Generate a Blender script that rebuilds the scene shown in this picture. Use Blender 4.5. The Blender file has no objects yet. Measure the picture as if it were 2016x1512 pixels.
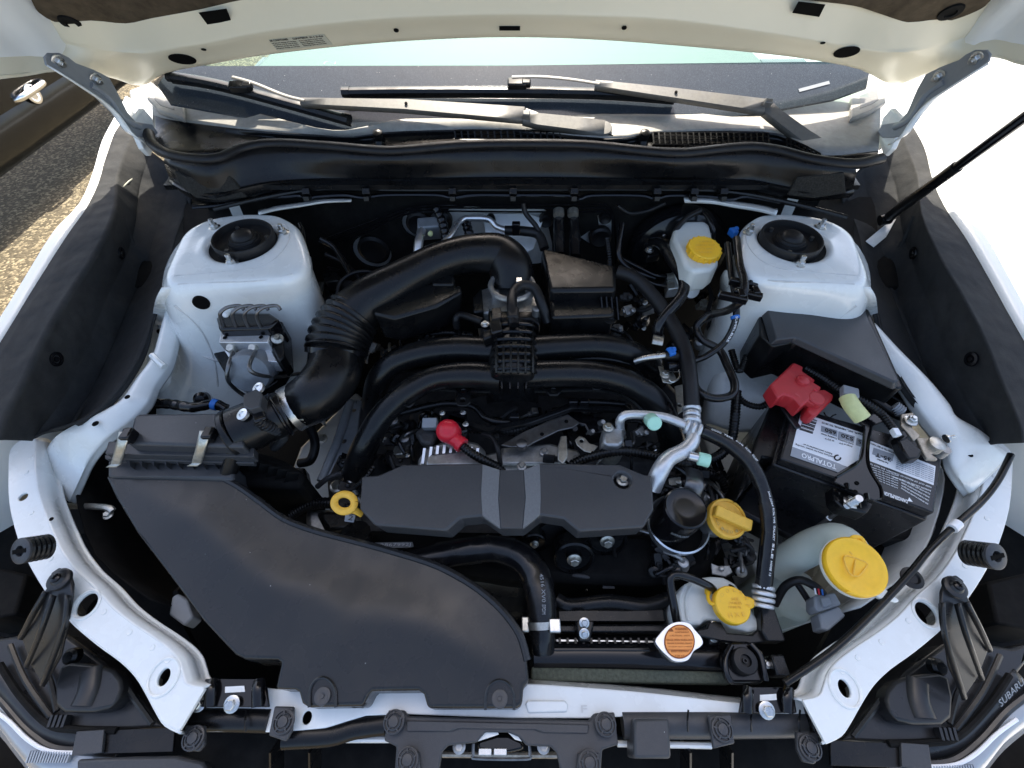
import bpy, bmesh, math, random
from mathutils import Vector, Matrix
random.seed(7)
SC = bpy.context.scene
COL = SC.collection
R = math.radians

# ------------------------------------------------------------------ camera
FPX, PITCH, CZ = 900.0, R(52.0), 1.6
cam_d = bpy.data.cameras.new('camera')
cam = bpy.data.objects.new('camera', cam_d); COL.objects.link(cam)
cam.location = (0, 0, CZ); cam.rotation_euler = (R(90) - PITCH, 0, 0)
cam_d.sensor_width = 36; cam_d.lens = 36 * FPX / 2016
cam_d.clip_start = 0.02; cam_d.clip_end = 400
SC.camera = cam
# ------------------------------------------------------------------ sky, sun, exposure
SUN_EL, SUN_AZ = R(52), R(-3)          # azimuth measured from +Y (car rear) towards +X
world = bpy.data.worlds.new('World'); SC.world = world; world.use_nodes = True
nt = world.node_tree; bg = nt.nodes['Background']
sky = nt.nodes.new('ShaderNodeTexSky'); sky.sky_type = 'NISHITA'; sky.sun_disc = False
sky.sun_elevation = SUN_EL; sky.sun_rotation = SUN_AZ
sky.air_density = 1.0; sky.dust_density = 4.0; sky.ozone_density = 0.1
nt.links.new(sky.outputs[0], bg.inputs[0]); bg.inputs[1].default_value = 0.15
sun_d = bpy.data.lights.new('sun', 'SUN'); sun_d.energy = 4.8; sun_d.angle = R(0.5); sun_d.color = (1, .93, .81)
sun = bpy.data.objects.new('sun', sun_d); COL.objects.link(sun)
sdir = Vector((math.sin(SUN_AZ) * math.cos(SUN_EL), math.cos(SUN_AZ) * math.cos(SUN_EL), math.sin(SUN_EL)))
sun.rotation_euler = sdir.to_track_quat('Z', 'Y').to_euler(); sun.location = sdir * 20
vs = SC.view_settings
vs.view_transform = 'Standard'; vs.look = 'None'; vs.exposure = 1.48; vs.gamma = 1.0; vs.use_curve_mapping = False

# ------------------------------------------------------------------ pixel of the photograph + known height -> point in the place
SP, CP = math.sin(PITCH), math.cos(PITCH)
def ray(px, py):
    u, t = (px - 1008) / FPX, (py - 756) / FPX
    return Vector((u, CP - t * SP, -SP - t * CP))
def W(px, py, pl):                       # pl: height, or sloping plane (z0, dz/dY, dz/dX)
    D = ray(px, py)
    z0, sy, sx = pl if isinstance(pl, tuple) else (pl, 0, 0)
    d = (z0 - CZ) / (D.z - sy * D.y - sx * D.x)
    return Vector((0, 0, CZ)) + D * d
def WY(px, py, Y):
    D = ray(px, py); return Vector((0, 0, CZ)) + D * (Y / D.y)
def WX(px, py, X):
    D = ray(px, py); return Vector((0, 0, CZ)) + D * (X / D.x)
def S(px, py, pl):                       # metres per photo pixel there
    p = W(px, py, pl); D = ray(px, py)
    return (p.y / D.y) / FPX
def L(pts, pl=None):
    return [W(p[0], p[1], p[2] if len(p) > 2 else pl) for p in pts]
def circ(px, py, r, pl, n=24, ry=None):
    c = W(px, py, pl); s = S(px, py, pl); ry = ry or r
    z0, sy, sx = pl if isinstance(pl, tuple) else (pl, 0, 0)
    o = []
    for i in range(n):
        a = 2 * math.pi * i / n; x, y = math.cos(a) * r * s, math.sin(a) * ry * s
        o.append(c + Vector((x, y, sx * x + sy * y)))
    return o

# ------------------------------------------------------------------ geometry
def cat(P, res, closed=False):
    n = len(P)
    if n < 3 and not closed:
        return [P[0].lerp(P[1], i / res) for i in range(res + 1)]
    out = []
    for i in range(n if closed else n - 1):
        g = (lambda k: P[k % n]) if closed else (lambda k: P[max(0, min(n - 1, k))])
        p0, p1, p2, p3 = g(i - 1), g(i), g(i + 1), g(i + 2)
        for k in range(res):
            t = k / res
            out.append(0.5 * ((2 * p1) + (p2 - p0) * t + (2 * p0 - 5 * p1 + 4 * p2 - p3) * t * t + (3 * p1 - p0 - 3 * p2 + p3) * t ** 3))
    if not closed: out.append(P[-1].copy())
    return out
def join(*ms):
    V, F = [], []
    for v, f in ms:
        o = len(V); V += list(v); F += [tuple(i + o for i in q) for q in f]
    return V, F
def fill(loops):
    bm = bmesh.new(); ed = []; allv = []
    for lp in loops:
        vs_ = [bm.verts.new((p.x, p.y, 0)) for p in lp]; allv += vs_
        ed += [bm.edges.new((vs_[i], vs_[(i + 1) % len(vs_)])) for i in range(len(vs_))]
    bm.verts.index_update()
    bmesh.ops.triangle_fill(bm, use_beauty=True, edges=ed, normal=(0, 0, 1))
    bm.normal_update()
    F = []
    for f in bm.faces:
        q = [v.index for v in f.verts]
        F.append(q if f.normal.z > 0 else q[::-1])
    bm.free(); return F
def area(lp): return sum(lp[i].x * lp[(i + 1) % len(lp)].y - lp[(i + 1) % len(lp)].x * lp[i].y for i in range(len(lp)))
def plate(loop, th, holes=(), down=Vector((0, 0, -1)), proj=None, inset=0):
    """slab whose top is the outline; proj: fill on another pair of axes when the slab stands upright"""
    loops = [list(loop)] + [list(h) for h in holes]
    if proj:
        fl = [[Vector((p.dot(proj[0]), p.dot(proj[1]), 0)) for p in lp] for lp in loops]
    else: fl = loops
    loops = [lp if (area(f2) > 0) == (k == 0) else lp[::-1] for k, (lp, f2) in enumerate(zip(loops, fl))]
    fl = [f2 if (area(f2) > 0) == (k == 0) else f2[::-1] for k, f2 in enumerate(fl)]
    top = [p for lp in loops for p in lp]; n = len(top); F = fill(fl)
    off = Vector(down) * th
    if inset:
        c = sum(top, Vector()) / n
        bot = [p + off + (p - c) * inset for p in top]
    else: bot = [p + off for p in top]
    faces = [tuple(f) for f in F] + [tuple(i + n for i in f[::-1]) for f in F]
    o = 0
    for lp in loops:
        m = len(lp)
        for i in range(m):
            a, b = o + i, o + (i + 1) % m
            faces.append((b, a, a + n, b + n))
        o += m
    return top + bot, faces
def crowned(loop, th, h, w, step=.016):
    """slab with a softly domed top: rises by h over the distance w from its rim"""
    from mathutils.geometry import delaunay_2d_cdt
    lp = list(loop) if area(loop) > 0 else list(loop)[::-1]
    P = []                                   # subdivide the rim
    for i in range(len(lp)):
        a, b = lp[i], lp[(i + 1) % len(lp)]; k = max(1, int((b - a).length / .02))
        P += [a.lerp(b, j / k) for j in range(k)]
    n = len(P)
    def dist(x, y):
        m = 9
        for i in range(n):
            a, b = P[i], P[(i + 1) % n]; ex, ey = b.x - a.x, b.y - a.y; l = ex * ex + ey * ey
            t = max(0, min(1, ((x - a.x) * ex + (y - a.y) * ey) / l)); m = min(m, math.hypot(x - a.x - t * ex, y - a.y - t * ey))
        return m
    def inside(x, y):
        c = False
        for i in range(n):
            a, b = P[i], P[(i + 1) % n]
            if (a.y > y) != (b.y > y) and x < (b.x - a.x) * (y - a.y) / (b.y - a.y) + a.x: c = not c
        return c
    # plane through the rim
    import numpy as np
    A = np.array([[p.x, p.y, 1] for p in P]); co = np.linalg.lstsq(A, np.array([p.z for p in P]), rcond=None)[0]
    pts = [Vector((p.x, p.y)) for p in P]; x0, x1 = min(p.x for p in P), max(p.x for p in P); y0, y1 = min(p.y for p in P), max(p.y for p in P)
    ins = []
    x = x0
    while x < x1:
        y = y0
        while y < y1:
            if inside(x, y):
                d = dist(x, y)
                if d > step * .5: pts.append(Vector((x, y))); ins.append(d)
            y += step
        x += step
    r = delaunay_2d_cdt(pts, [(i, (i + 1) % n) for i in range(n)], [], 1, 1e-6)
    V = []
    for k, v in enumerate(r[0]):
        d = dist(v.x, v.y); V.append(Vector((v.x, v.y, co[0] * v.x + co[1] * v.y + co[2] + h * (1 - math.exp(-(d / w) ** 2)))))
    F = [tuple(f) for f in r[2]]; m = len(V)
    base = {tuple(round(c, 6) for c in (p.x, p.y)): i for i, p in enumerate(V)}
    rim = [base.get((round(p.x, 6), round(p.y, 6))) for p in P]
    rim = [i if i is not None else min(range(m), key=lambda q: (V[q].xy - P[k].xy).length) for k, i in enumerate(rim)]
    B_ = [V[i] - Vector((0, 0, th)) for i in rim]
    F += [(rim[i], m + i, m + (i + 1) % n, rim[(i + 1) % n]) for i in range(n)] + [tuple(m + i for i in range(n))[::-1]]
    return V + B_, F
def frames(C):
    T = []
    for i in range(len(C)):
        t = (C[min(i + 1, len(C) - 1)] - C[max(i - 1, 0)])
        T.append(t.normalized() if t.length > 1e-9 else Vector((0, 0, 1)))
    ref = Vector((0, 0, 1)) if abs(T[0].z) < .9 else Vector((0, 1, 0))
    N = [(ref - T[0] * ref.dot(T[0])).normalized()]
    for i in range(1, len(C)):
        n = N[-1] - T[i] * N[-1].dot(T[i])
        N.append(n.normalized())
    return T, N, [t.cross(n) for t, n in zip(T, N)]
def tube(P, r, n=12, res=7, corr=0, amp=.12, caps=True, flat=1.0, straight=False):
    rr = r if isinstance(r, (list, tuple)) else [r] * len(P)
    Q = [Vector((*p, 0)) for p in P]
    if straight: C = [p.copy() for p in P]; RR = list(rr)
    else:
        C = cat(P, res); RR = [v.x for v in cat([Vector((a, 0, 0)) for a in rr], res)]
    if corr:                                # corrugated: resample evenly, alternate radius
        D = [0]
        for i in range(1, len(C)): D.append(D[-1] + (C[i] - C[i - 1]).length)
        m = max(4, int(D[-1] / corr * 4)); C2, R2 = [], []; j = 0
        for k in range(m + 1):
            s_ = D[-1] * k / m
            while j < len(D) - 2 and D[j + 1] < s_: j += 1
            f = (s_ - D[j]) / max(1e-9, D[j + 1] - D[j])
            C2.append(C[j].lerp(C[j + 1], f)); R2.append((RR[j] + (RR[j + 1] - RR[j]) * f) * (1 + amp * (1 if k % 4 < 2 else -1)))
        C, RR = C2, R2
    T, N, B = frames(C); V, F = [], []
    for c, q, N_, B_ in zip(C, RR, N, B):
        for k in range(n):
            a = 2 * math.pi * k / n
            V.append(c + N_ * (math.cos(a) * q * flat) + B_ * (math.sin(a) * q))
    for i in range(len(C) - 1):
        for k in range(n):
            a, b = i * n + k, i * n + (k + 1) % n
            F.append((a, b, b + n, a + n))
    if caps:
        F.append(tuple(range(n))[::-1]); F.append(tuple(range(len(V) - n, len(V))))
    return V, F
def axes(ax, up=None):
    z = Vector(ax).normalized()
    u = Vector(up) if up else (Vector((0, 0, 1)) if abs(z.z) < .9 else Vector((1, 0, 0)))
    x = (u - z * u.dot(z)).normalized(); return x, z.cross(x), z
def lathe(prof, c, ax=(0, 0, 1), n=28, up=None, sq=1.0):
    x, y, z = axes(ax, up); V, F = [], []
    for r, h in prof:
        for k in range(n):
            a = 2 * math.pi * k / n
            V.append(c + x * (math.cos(a) * r * sq) + y * (math.sin(a) * r) + z * h)
    for i in range(len(prof) - 1):
        for k in range(n):
            a, b = i * n + k, i * n + (k + 1) % n
            F.append((a, b, b + n, a + n))
    F.append(tuple(range(n))[::-1]); F.append(tuple(range(len(V) - n, len(V))))
    return V, F
def box(c, sx, sy, sz, ax=(0, 0, 1), up=None):
    x, y, z = axes(ax, up); V = []
    for k in (-1, 1):
        for i, j in ((-1, -1), (1, -1), (1, 1), (-1, 1)):
            V.append(c + x * (i * sx / 2) + y * (j * sy / 2) + z * (k * sz / 2))
    return V, [(3, 2, 1, 0), (4, 5, 6, 7), (0, 1, 5, 4), (1, 2, 6, 5), (2, 3, 7, 6), (3, 0, 4, 7)]
def sheet(rows, ur=4, vr=4, lin=False):
    if not lin:
        rows = [cat(r, ur) for r in rows]
        cols = [cat([r[i] for r in rows], vr) for i in range(len(rows[0]))]
        rows = [[c[j] for c in cols] for j in range(len(cols[0]))]
    m = len(rows[0]); V = [p for r in rows for p in r]; F = []
    for i in range(len(rows) - 1):
        for k in range(m - 1):
            a = i * m + k; F.append((a, a + 1, a + m + 1, a + m))
    return V, F
def beam(a, b, w, h, up=(0, 0, 1)):       # straight bar from a to b
    d = b - a; return box((a + b) / 2, h, w, d.length, d, up)

# ------------------------------------------------------------------ objects
WLOC = {}
ROOTS = []
def thing(name, label, category, group=None, kind=None):
    o = bpy.data.objects.new(name, None); COL.objects.link(o); o.empty_display_size = .02
    o['label'] = label; o['category'] = category
    if group: o['group'] = group
    if kind: o['kind'] = kind
    WLOC[o] = Vector(); ROOTS.append(o); return o
def obj(name, m, mat, parent=None, bev=0, ang=38, seg=2, solid=0, sub=0, label=None, category=None, group=None, kind=None, flat=False, soff=-1):
    V, F = m
    c = sum(V, Vector()) / len(V)
    me = bpy.data.meshes.new(name); me.from_pydata([p - c for p in V], [], F); me.validate()
    me.materials.append(MAT[mat])
    bm = bmesh.new(); bm.from_mesh(me); bmesh.ops.remove_doubles(bm, verts=bm.verts, dist=2e-6); bmesh.ops.recalc_face_normals(bm, faces=bm.faces) if not solid else None
    bm.to_mesh(me); bm.free()
    if not flat:
        me.polygons.foreach_set('use_smooth', [True] * len(me.polygons))
        me.set_sharp_from_angle(angle=R(ang))
    o = bpy.data.objects.new(name, me); COL.objects.link(o)
    if parent is not None:
        o.parent = parent; o.location = c - WLOC[parent]
    else: o.location = c
    WLOC[o] = c.copy()
    if solid:
        md = o.modifiers.new('thickness', 'SOLIDIFY'); md.thickness = solid; md.offset = soff
    if sub:
        md = o.modifiers.new('smooth', 'SUBSURF'); md.levels = md.render_levels = sub
    if bev:
        md = o.modifiers.new('edge', 'BEVEL'); md.width = bev; md.segments = seg; md.limit_method = 'ANGLE'; md.angle_limit = R(ang)
        md.use_clamp_overlap = True
    if label: o['label'] = label
    if category: o['category'] = category
    if group: o['group'] = group
    if kind: o['kind'] = kind
    return o
def like(src, c, parent, name=None):      # another piece with the same mesh
    o = src.copy(); COL.objects.link(o); o.parent = parent
    o.location = c - (WLOC[parent] if parent else Vector()); WLOC[o] = Vector(c); return o
TEXTS = []
def text(parent, s, p0, p1, pl, hpx, mat, lift=.0012, bold=0, name='lettering'):
    a, b = W(*p0, pl), W(*p1, pl); x = (b - a)
    z0, sy, sx = pl if isinstance(pl, tuple) else (pl, 0, 0)
    nrm = Vector((-sx, -sy, 1)).normalized()
    return text3(parent, s, a, b, nrm, hpx * S(*p0, pl), mat, lift, bold, name)
def text3(parent, s, a, b, nrm, h, mat, lift=.0012, bold=0, name='lettering'):
    x = (b - a); w = x.length; x = x.normalized(); nrm = (nrm - x * nrm.dot(x)).normalized(); y = nrm.cross(x)
    cu = bpy.data.curves.new(name, 'FONT'); cu.body = s; cu.size = 1; cu.extrude = .0002; cu.offset = bold
    cu.resolution_u = 2
    cu.materials.append(MAT[mat])
    o = bpy.data.objects.new(name, cu); COL.objects.link(o)
    TEXTS.append((o, parent, a + nrm * lift, x, y, nrm, w, h)); return o
def finish_texts():
    bpy.context.view_layer.update(); dg = bpy.context.evaluated_depsgraph_get()
    done = [(max(t[0].dimensions.x, 1e-4), bpy.data.meshes.new_from_object(t[0].evaluated_get(dg))) for t in TEXTS]
    for (o, parent, a, x, y, n, w, h), (dx, me) in zip(TEXTS, done):
        s1, s2 = w / dx, h / .70
        bpy.data.objects.remove(o)
        o = bpy.data.objects.new('lettering', me); COL.objects.link(o)
        m = Matrix(((x.x * s1, y.x * s2, n.x, a.x), (x.y * s1, y.y * s2, n.y, a.y), (x.z * s1, y.z * s2, n.z, a.z), (0, 0, 0, 1)))
        if parent is not None:
            o.parent = parent; m = Matrix.Translation(-WLOC[parent]) @ m
        o.matrix_local = m
def finish_roots():
    for r in ROOTS:
        pts = []
        for ch in r.children:
            if ch in WLOC:
                l = WLOC[ch]; pts += [l + Vector(q) for q in ch.bound_box]
        if not pts: continue
        b = Vector(((min(p.x for p in pts) + max(p.x for p in pts)) / 2, (min(p.y for p in pts) + max(p.y for p in pts)) / 2, min(p.z for p in pts)))
        r.location = b
        for ch in r.children: ch.location = Vector(ch.location) - b

from mathutils.bvhtree import BVHTree
def drop(px, py, m):                      # point and normal of a built surface under a photo pixel
    o_ = Vector((0, 0, CZ)); h, n, _, _ = BVHTree.FromPolygons(m[0], m[1]).ray_cast(o_, ray(px, py).normalized())
    if h is None: return W(px, py, .9), Vector((0, 0, 1))
    return h, (n if n.dot(o_ - h) > 0 else -n)
# small shared pieces
def bolt(parent, c, s, ax=(0, 0, 1), stud=0, mat='steel', name='bolt', washer=True):
    pr = []
    ms = [lathe([(.95 * s, 0), (s, .05 * s), (s, .2 * s), (.85 * s, .28 * s)], c, ax, 16)] if washer else []
    ms.append(lathe([(.66 * s, .1 * s), (.66 * s, .75 * s), (.55 * s, .85 * s)], c, ax, 6))
    if stud: ms.append(lathe([(.36 * s, .5 * s), (.36 * s, (.8 + stud) * s), (.3 * s, (.86 + stud) * s)], c, ax, 10))
    return obj(name, join(*ms), mat, parent, ang=30)
def hole(parent, px, py, r, pl, ry=None, mat='void', rim=None, lift=.0009):
    lp = circ(px, py, r, pl, 20, ry)
    lp = [p + Vector((0, 0, lift)) for p in lp]
    return obj('hole', plate(lp, .0006), mat, parent)
# ------------------------------------------------------------------ materials (all procedural)
MAT = {}
def mat(name, col, rough=.5, metal=0, spec=.5, coat=0, noise=0, nscale=40, bump=0, bscale=200, rvar=0, dust=0, dscale=9,
        dustcol=(.45, .42, .36), trans=0, ior=1.45, sss=0, speck=0, wave=0, wscale=7):
    m = bpy.data.materials.new(name); m.use_nodes = True; t = m.node_tree; b = t.nodes['Principled BSDF']
    I = b.inputs
    I['Base Color'].default_value = (*col, 1); I['Roughness'].default_value = rough; I['Metallic'].default_value = metal
    I['Specular IOR Level'].default_value = spec; I['Coat Weight'].default_value = coat; I['Coat Roughness'].default_value = .08
    I['IOR'].default_value = ior; I['Transmission Weight'].default_value = trans
    if sss:
        I['Subsurface Weight'].default_value = sss; I['Subsurface Radius'].default_value = (.02, .02, .02); I['Subsurface Scale'].default_value = .5
    def N(k): return t.nodes.new(k)
    co = N('ShaderNodeTexCoord').outputs['Object']
    colour = None
    if noise:
        n = N('ShaderNodeTexNoise'); n.inputs['Scale'].default_value = nscale; n.inputs['Detail'].default_value = 6; n.inputs['Roughness'].default_value = .65
        t.links.new(co, n.inputs['Vector'])
        mr = N('ShaderNodeMapRange'); mr.inputs[1].default_value = .3; mr.inputs[2].default_value = .7
        mr.inputs[3].default_value = 1 - noise; mr.inputs[4].default_value = 1 + noise; t.links.new(n.outputs[0], mr.inputs[0])
        mx = N('ShaderNodeMix'); mx.data_type = 'RGBA'; mx.blend_type = 'MULTIPLY'; mx.inputs[0].default_value = 1
        mx.inputs[6].default_value = (*col, 1); t.links.new(mr.outputs[0], mx.inputs[7]); colour = mx.outputs[2]
    if dust:                                   # grime and dust lying in patches
        n = N('ShaderNodeTexNoise'); n.inputs['Scale'].default_value = dscale; n.inputs['Detail'].default_value = 8; n.inputs['Roughness'].default_value = .72
        t.links.new(co, n.inputs['Vector'])
        mr = N('ShaderNodeMapRange'); mr.inputs[1].default_value = .48; mr.inputs[2].default_value = .78; mr.inputs[3].default_value = 0; mr.inputs[4].default_value = dust
        t.links.new(n.outputs[0], mr.inputs[0])
        mx = N('ShaderNodeMix'); mx.data_type = 'RGBA'; mx.inputs[6].default_value = (*col, 1); mx.inputs[7].default_value = (*dustcol, 1)
        if colour: t.links.new(colour, mx.inputs[6])
        t.links.new(mr.outputs[0], mx.inputs[0]); colour = mx.outputs[2]
    if speck:                                  # tiny pale dust specks
        vo = N('ShaderNodeTexVoronoi'); vo.inputs['Scale'].default_value = 170; t.links.new(co, vo.inputs['Vector'])
        ns = N('ShaderNodeTexNoise'); ns.inputs['Scale'].default_value = 14; t.links.new(co, ns.inputs['Vector'])
        m1 = N('ShaderNodeMath'); m1.operation = 'LESS_THAN'; m1.inputs[1].default_value = .09; t.links.new(vo.outputs['Distance'], m1.inputs[0])
        sp = N('ShaderNodeSeparateColor'); t.links.new(vo.outputs['Color'], sp.inputs[0])
        m2 = N('ShaderNodeMath'); m2.operation = 'GREATER_THAN'; m2.inputs[1].default_value = 1 - speck; t.links.new(sp.outputs[0], m2.inputs[0])
        m3 = N('ShaderNodeMath'); m3.operation = 'MULTIPLY'; t.links.new(m1.outputs[0], m3.inputs[0]); t.links.new(m2.outputs[0], m3.inputs[1])
        mx = N('ShaderNodeMix'); mx.data_type = 'RGBA'; mx.inputs[6].default_value = (*col, 1); mx.inputs[7].default_value = (.6, .6, .58, 1)
        if colour: t.links.new(colour, mx.inputs[6])
        t.links.new(m3.outputs[0], mx.inputs[0]); colour = mx.outputs[2]
    if colour: t.links.new(colour, I['Base Color'])
    if rvar:
        n = N('ShaderNodeTexNoise'); n.inputs['Scale'].default_value = 22; n.inputs['Detail'].default_value = 7; t.links.new(co, n.inputs['Vector'])
        mr = N('ShaderNodeMapRange'); mr.inputs[1].default_value = .3; mr.inputs[2].default_value = .7
        mr.inputs[3].default_value = max(.03, rough - rvar); mr.inputs[4].default_value = min(1, rough + rvar); t.links.new(n.outputs[0], mr.inputs[0]); t.links.new(mr.outputs[0], I['Roughness'])
    if bump:
        n = N('ShaderNodeTexNoise'); n.inputs['Scale'].default_value = bscale; n.inputs['Detail'].default_value = 4; t.links.new(co, n.inputs['Vector'])
        bp = N('ShaderNodeBump'); bp.inputs['Strength'].default_value = bump; bp.inputs['Distance'].default_value = .002; t.links.new(n.outputs[0], bp.inputs['Height']); t.links.new(bp.outputs[0], I['Normal'])
    if wave:                                   # slow unevenness of a moulded or pressed sheet
        n = N('ShaderNodeTexNoise'); n.inputs['Scale'].default_value = wscale; n.inputs['Detail'].default_value = 1.5; t.links.new(co, n.inputs['Vector'])
        bp = N('ShaderNodeBump'); bp.inputs['Strength'].default_value = 1; bp.inputs['Distance'].default_value = wave; t.links.new(n.outputs[0], bp.inputs['Height'])
        prev = I['Normal'].links[0].from_socket if I['Normal'].links else None
        if prev: t.links.new(prev, bp.inputs['Normal'])
        t.links.new(bp.outputs[0], I['Normal'])
    MAT[name] = m; return m
mat('paint', (.79, .81, .79), .26, wave=.006, wscale=9, coat=.6, rvar=.08, noise=.03, nscale=9, dust=.26, dscale=8, dustcol=(.50, .47, .40), bump=.03, bscale=30)
mat('paint_clean', (.80, .81, .78), .22, coat=1)
mat('hood_warm_bounce', (.74, .69, .53), .38, coat=.3, dust=.14, dscale=5, dustcol=(.52, .47, .34), bump=.02, bscale=14)  # white hood paint with warm ground bounce mixed into its base colour
mat('seam', (.62, .62, .60), .5, noise=.15)
mat('satin', (.005, .0052, .0058), .29, spec=.38, rvar=.08, bump=.04, bscale=700, dust=.08, dscale=22, dustcol=(.085, .08, .07), wave=.004, wscale=12)
mat('duct', (.014, .0142, .0148), .27, spec=.5, wave=.012, wscale=3.2, rvar=.09, bump=.08, bscale=900, speck=.012, dust=.10, dscale=3, dustcol=(.075, .070, .060))
mat('cover', (.042, .044, .048), .38, spec=.5, wave=.006, wscale=8, noise=.10, nscale=260, rvar=.07, bump=.16, bscale=1100, speck=.01, dust=.10, dscale=9, dustcol=(.13, .12, .105))
mat('cover_skylit', (.14, .145, .15), .45, noise=.14, nscale=300, bump=.15, bscale=1100)  # cover plastic made paler in colour for facets that face more sky
mat('gloss', (.005, .005, .006), .16, rvar=.07)
mat('rubber', (.007, .007, .008), .46, spec=.4, rvar=.14, bump=.05, bscale=300, dust=.12, dscale=30, dustcol=(.08, .075, .065))
mat('hose', (.006, .006, .007), .22, rvar=.12, wave=.004, wscale=20, dust=.25, dscale=40, dustcol=(.075, .068, .055))
mat('matte', (.006, .006, .006), .78, spec=.15, noise=.3, nscale=60, dust=.15, dscale=20, dustcol=(.07, .065, .055))
mat('felt', (.028, .029, .030), .85, spec=.2, noise=.14, nscale=60, bump=.25, bscale=300, wave=.012, wscale=16, dust=.4, dscale=6, dustcol=(.075, .072, .066))
mat('foam', (.030, .029, .026), .95, spec=.15, noise=.5, nscale=300, bump=.6, bscale=600)
mat('greyfoam', (.10, .11, .085), .95, spec=.1, noise=.3, nscale=200, bump=.5, bscale=500)
mat('pad', (.085, .068, .048), .95, spec=.1, noise=.35, nscale=30, bump=.5, bscale=160)
mat('void', (.004, .004, .004), .9, spec=.1)
mat('block', (.05, .05, .052), .6, metal=.3, noise=.4, nscale=50, bump=.2, bscale=120, dust=.3, dscale=30, dustcol=(.09, .08, .065))
mat('castalu', (.42, .42, .41), .45, metal=.85, noise=.25, nscale=90, bump=.2, bscale=260, rvar=.1)
mat('alu', (.72, .73, .74), .32, metal=.9, noise=.1, nscale=60, rvar=.12, bump=.05, bscale=150)
mat('pipealu', (.66, .67, .68), .42, metal=.75, noise=.12, nscale=70, rvar=.1, bump=.06, bscale=200)
mat('steel', (.60, .60, .58), .30, metal=.95, noise=.15, nscale=200, rvar=.1)
mat('zinc', (.50, .49, .44), .38, metal=.9, noise=.25, nscale=120, rvar=.1)
mat('darksteel', (.17, .17, .17), .38, metal=.9, noise=.25, nscale=80, rvar=.1)
mat('brass', (.45, .31, .10), .42, metal=.9, noise=.25, nscale=150)
mat('motor', (.20, .215, .23), .5, metal=.35, noise=.12, nscale=60, rvar=.1)
mat('brown_metal', (.36, .32, .26), .45, metal=.7, noise=.3, nscale=150, bump=.2, bscale=300)
mat('yellow', (.92, .53, .025), .40, noise=.06, nscale=60, rvar=.10, dust=.22, dscale=24, dustcol=(.50, .30, .05))
mat('ochre', (.80, .46, .055), .48, noise=.10, nscale=90, rvar=.08, dust=.15, dscale=30, dustcol=(.40, .27, .06))
mat('red', (.62, .018, .035), .33, dust=.2, dscale=30, dustcol=(.35, .04, .04), noise=.06, nscale=60, rvar=.08)
mat('redbox', (.46, .028, .035), .40, dust=.35, dscale=26, dustcol=(.40, .09, .08), noise=.08, nscale=60, rvar=.08)
mat('orange', (.90, .34, .08), .5, noise=.04)
mat('ink', (.02, .018, .018), .6)
mat('dark_orange', (.30, .085, .015), .6)
mat('whiteplastic', (.72, .74, .70), .42, sss=.25, noise=.05, nscale=30)
mat('milky', (.66, .69, .66), .40, sss=.3, noise=.06, nscale=25, dust=.15, dscale=14, dustcol=(.42, .42, .36))
mat('neck', (.50, .55, .49), .42, sss=.3, noise=.06, nscale=25, dust=.2, dscale=14, dustcol=(.33, .34, .28))
mat('mint', (.42, .74, .58), .40, sss=.1)
mat('greyplastic', (.27, .29, .31), .5, noise=.08)
mat('palegreen', (.62, .64, .30), .45, sss=.2, noise=.1, nscale=60)
mat('blue', (.02, .16, .55), .4)
mat('label', (.82, .84, .86), .35)
mat('label_grey', (.30, .32, .35), .35)
mat('label_black', (.02, .021, .023), .3)
mat('print_white', (.85, .86, .87), .4)
mat('battery', (.013, .013, .015), .27, rvar=.08, speck=.03)
mat('wiper', (.15, .147, .14), .45, metal=.25, noise=.15, nscale=120, dust=.35, dscale=18, dustcol=(.22, .20, .16))
mat('cowl', (.27, .26, .235), .5, noise=.15, nscale=50, dust=.7, dscale=10, dustcol=(.48, .45, .38), bump=.1, bscale=400)
mat('frit', (.026, .034, .044), .14, noise=.1, speck=.05, dust=.40, dscale=420, dustcol=(.17, .195, .21))
mat('dash', (.10, .125, .12), .7, noise=.1, nscale=180, bump=.2, bscale=700)
mat('chrome', (.85, .86, .88), .08, metal=1)
mat('carpaint', (.010, .0105, .010), .16, coat=.0, spec=.45, wave=.01, wscale=3, noise=.1, nscale=4)
mat('sticker', (.55, .55, .45), .5)
mat('lens_tint', (.30, .33, .36), .08, coat=1, noise=.05)
mat('headlamp', (.016, .0165, .018), .33, rvar=.08, dust=.2, dscale=14, dustcol=(.10, .095, .085))
mat('concrete', (.42, .42, .41), .9, noise=.12, nscale=30, bump=.3, bscale=60, dust=.3, dscale=1.2, dustcol=(.42, .40, .37))
# clear glass with a green tint
m = mat('glass', (.80, .93, .90), .02); t = m.node_tree; b = t.nodes['Principled BSDF']; out = t.nodes['Material Output']
tr = t.nodes.new('ShaderNodeBsdfTransparent'); tr.inputs[0].default_value = (.80, .93, .91, 1)
gl = t.nodes.new('ShaderNodeBsdfGlossy'); gl.inputs['Roughness'].default_value = .02; gl.inputs[0].default_value = (.9, .95, 1, 1)
mx = t.nodes.new('ShaderNodeMixShader'); mx.inputs[0].default_value = .02; t.links.new(tr.outputs[0], mx.inputs[1]); t.links.new(gl.outputs[0], mx.inputs[2]); t.links.new(mx.outputs[0], out.inputs[0])
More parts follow.
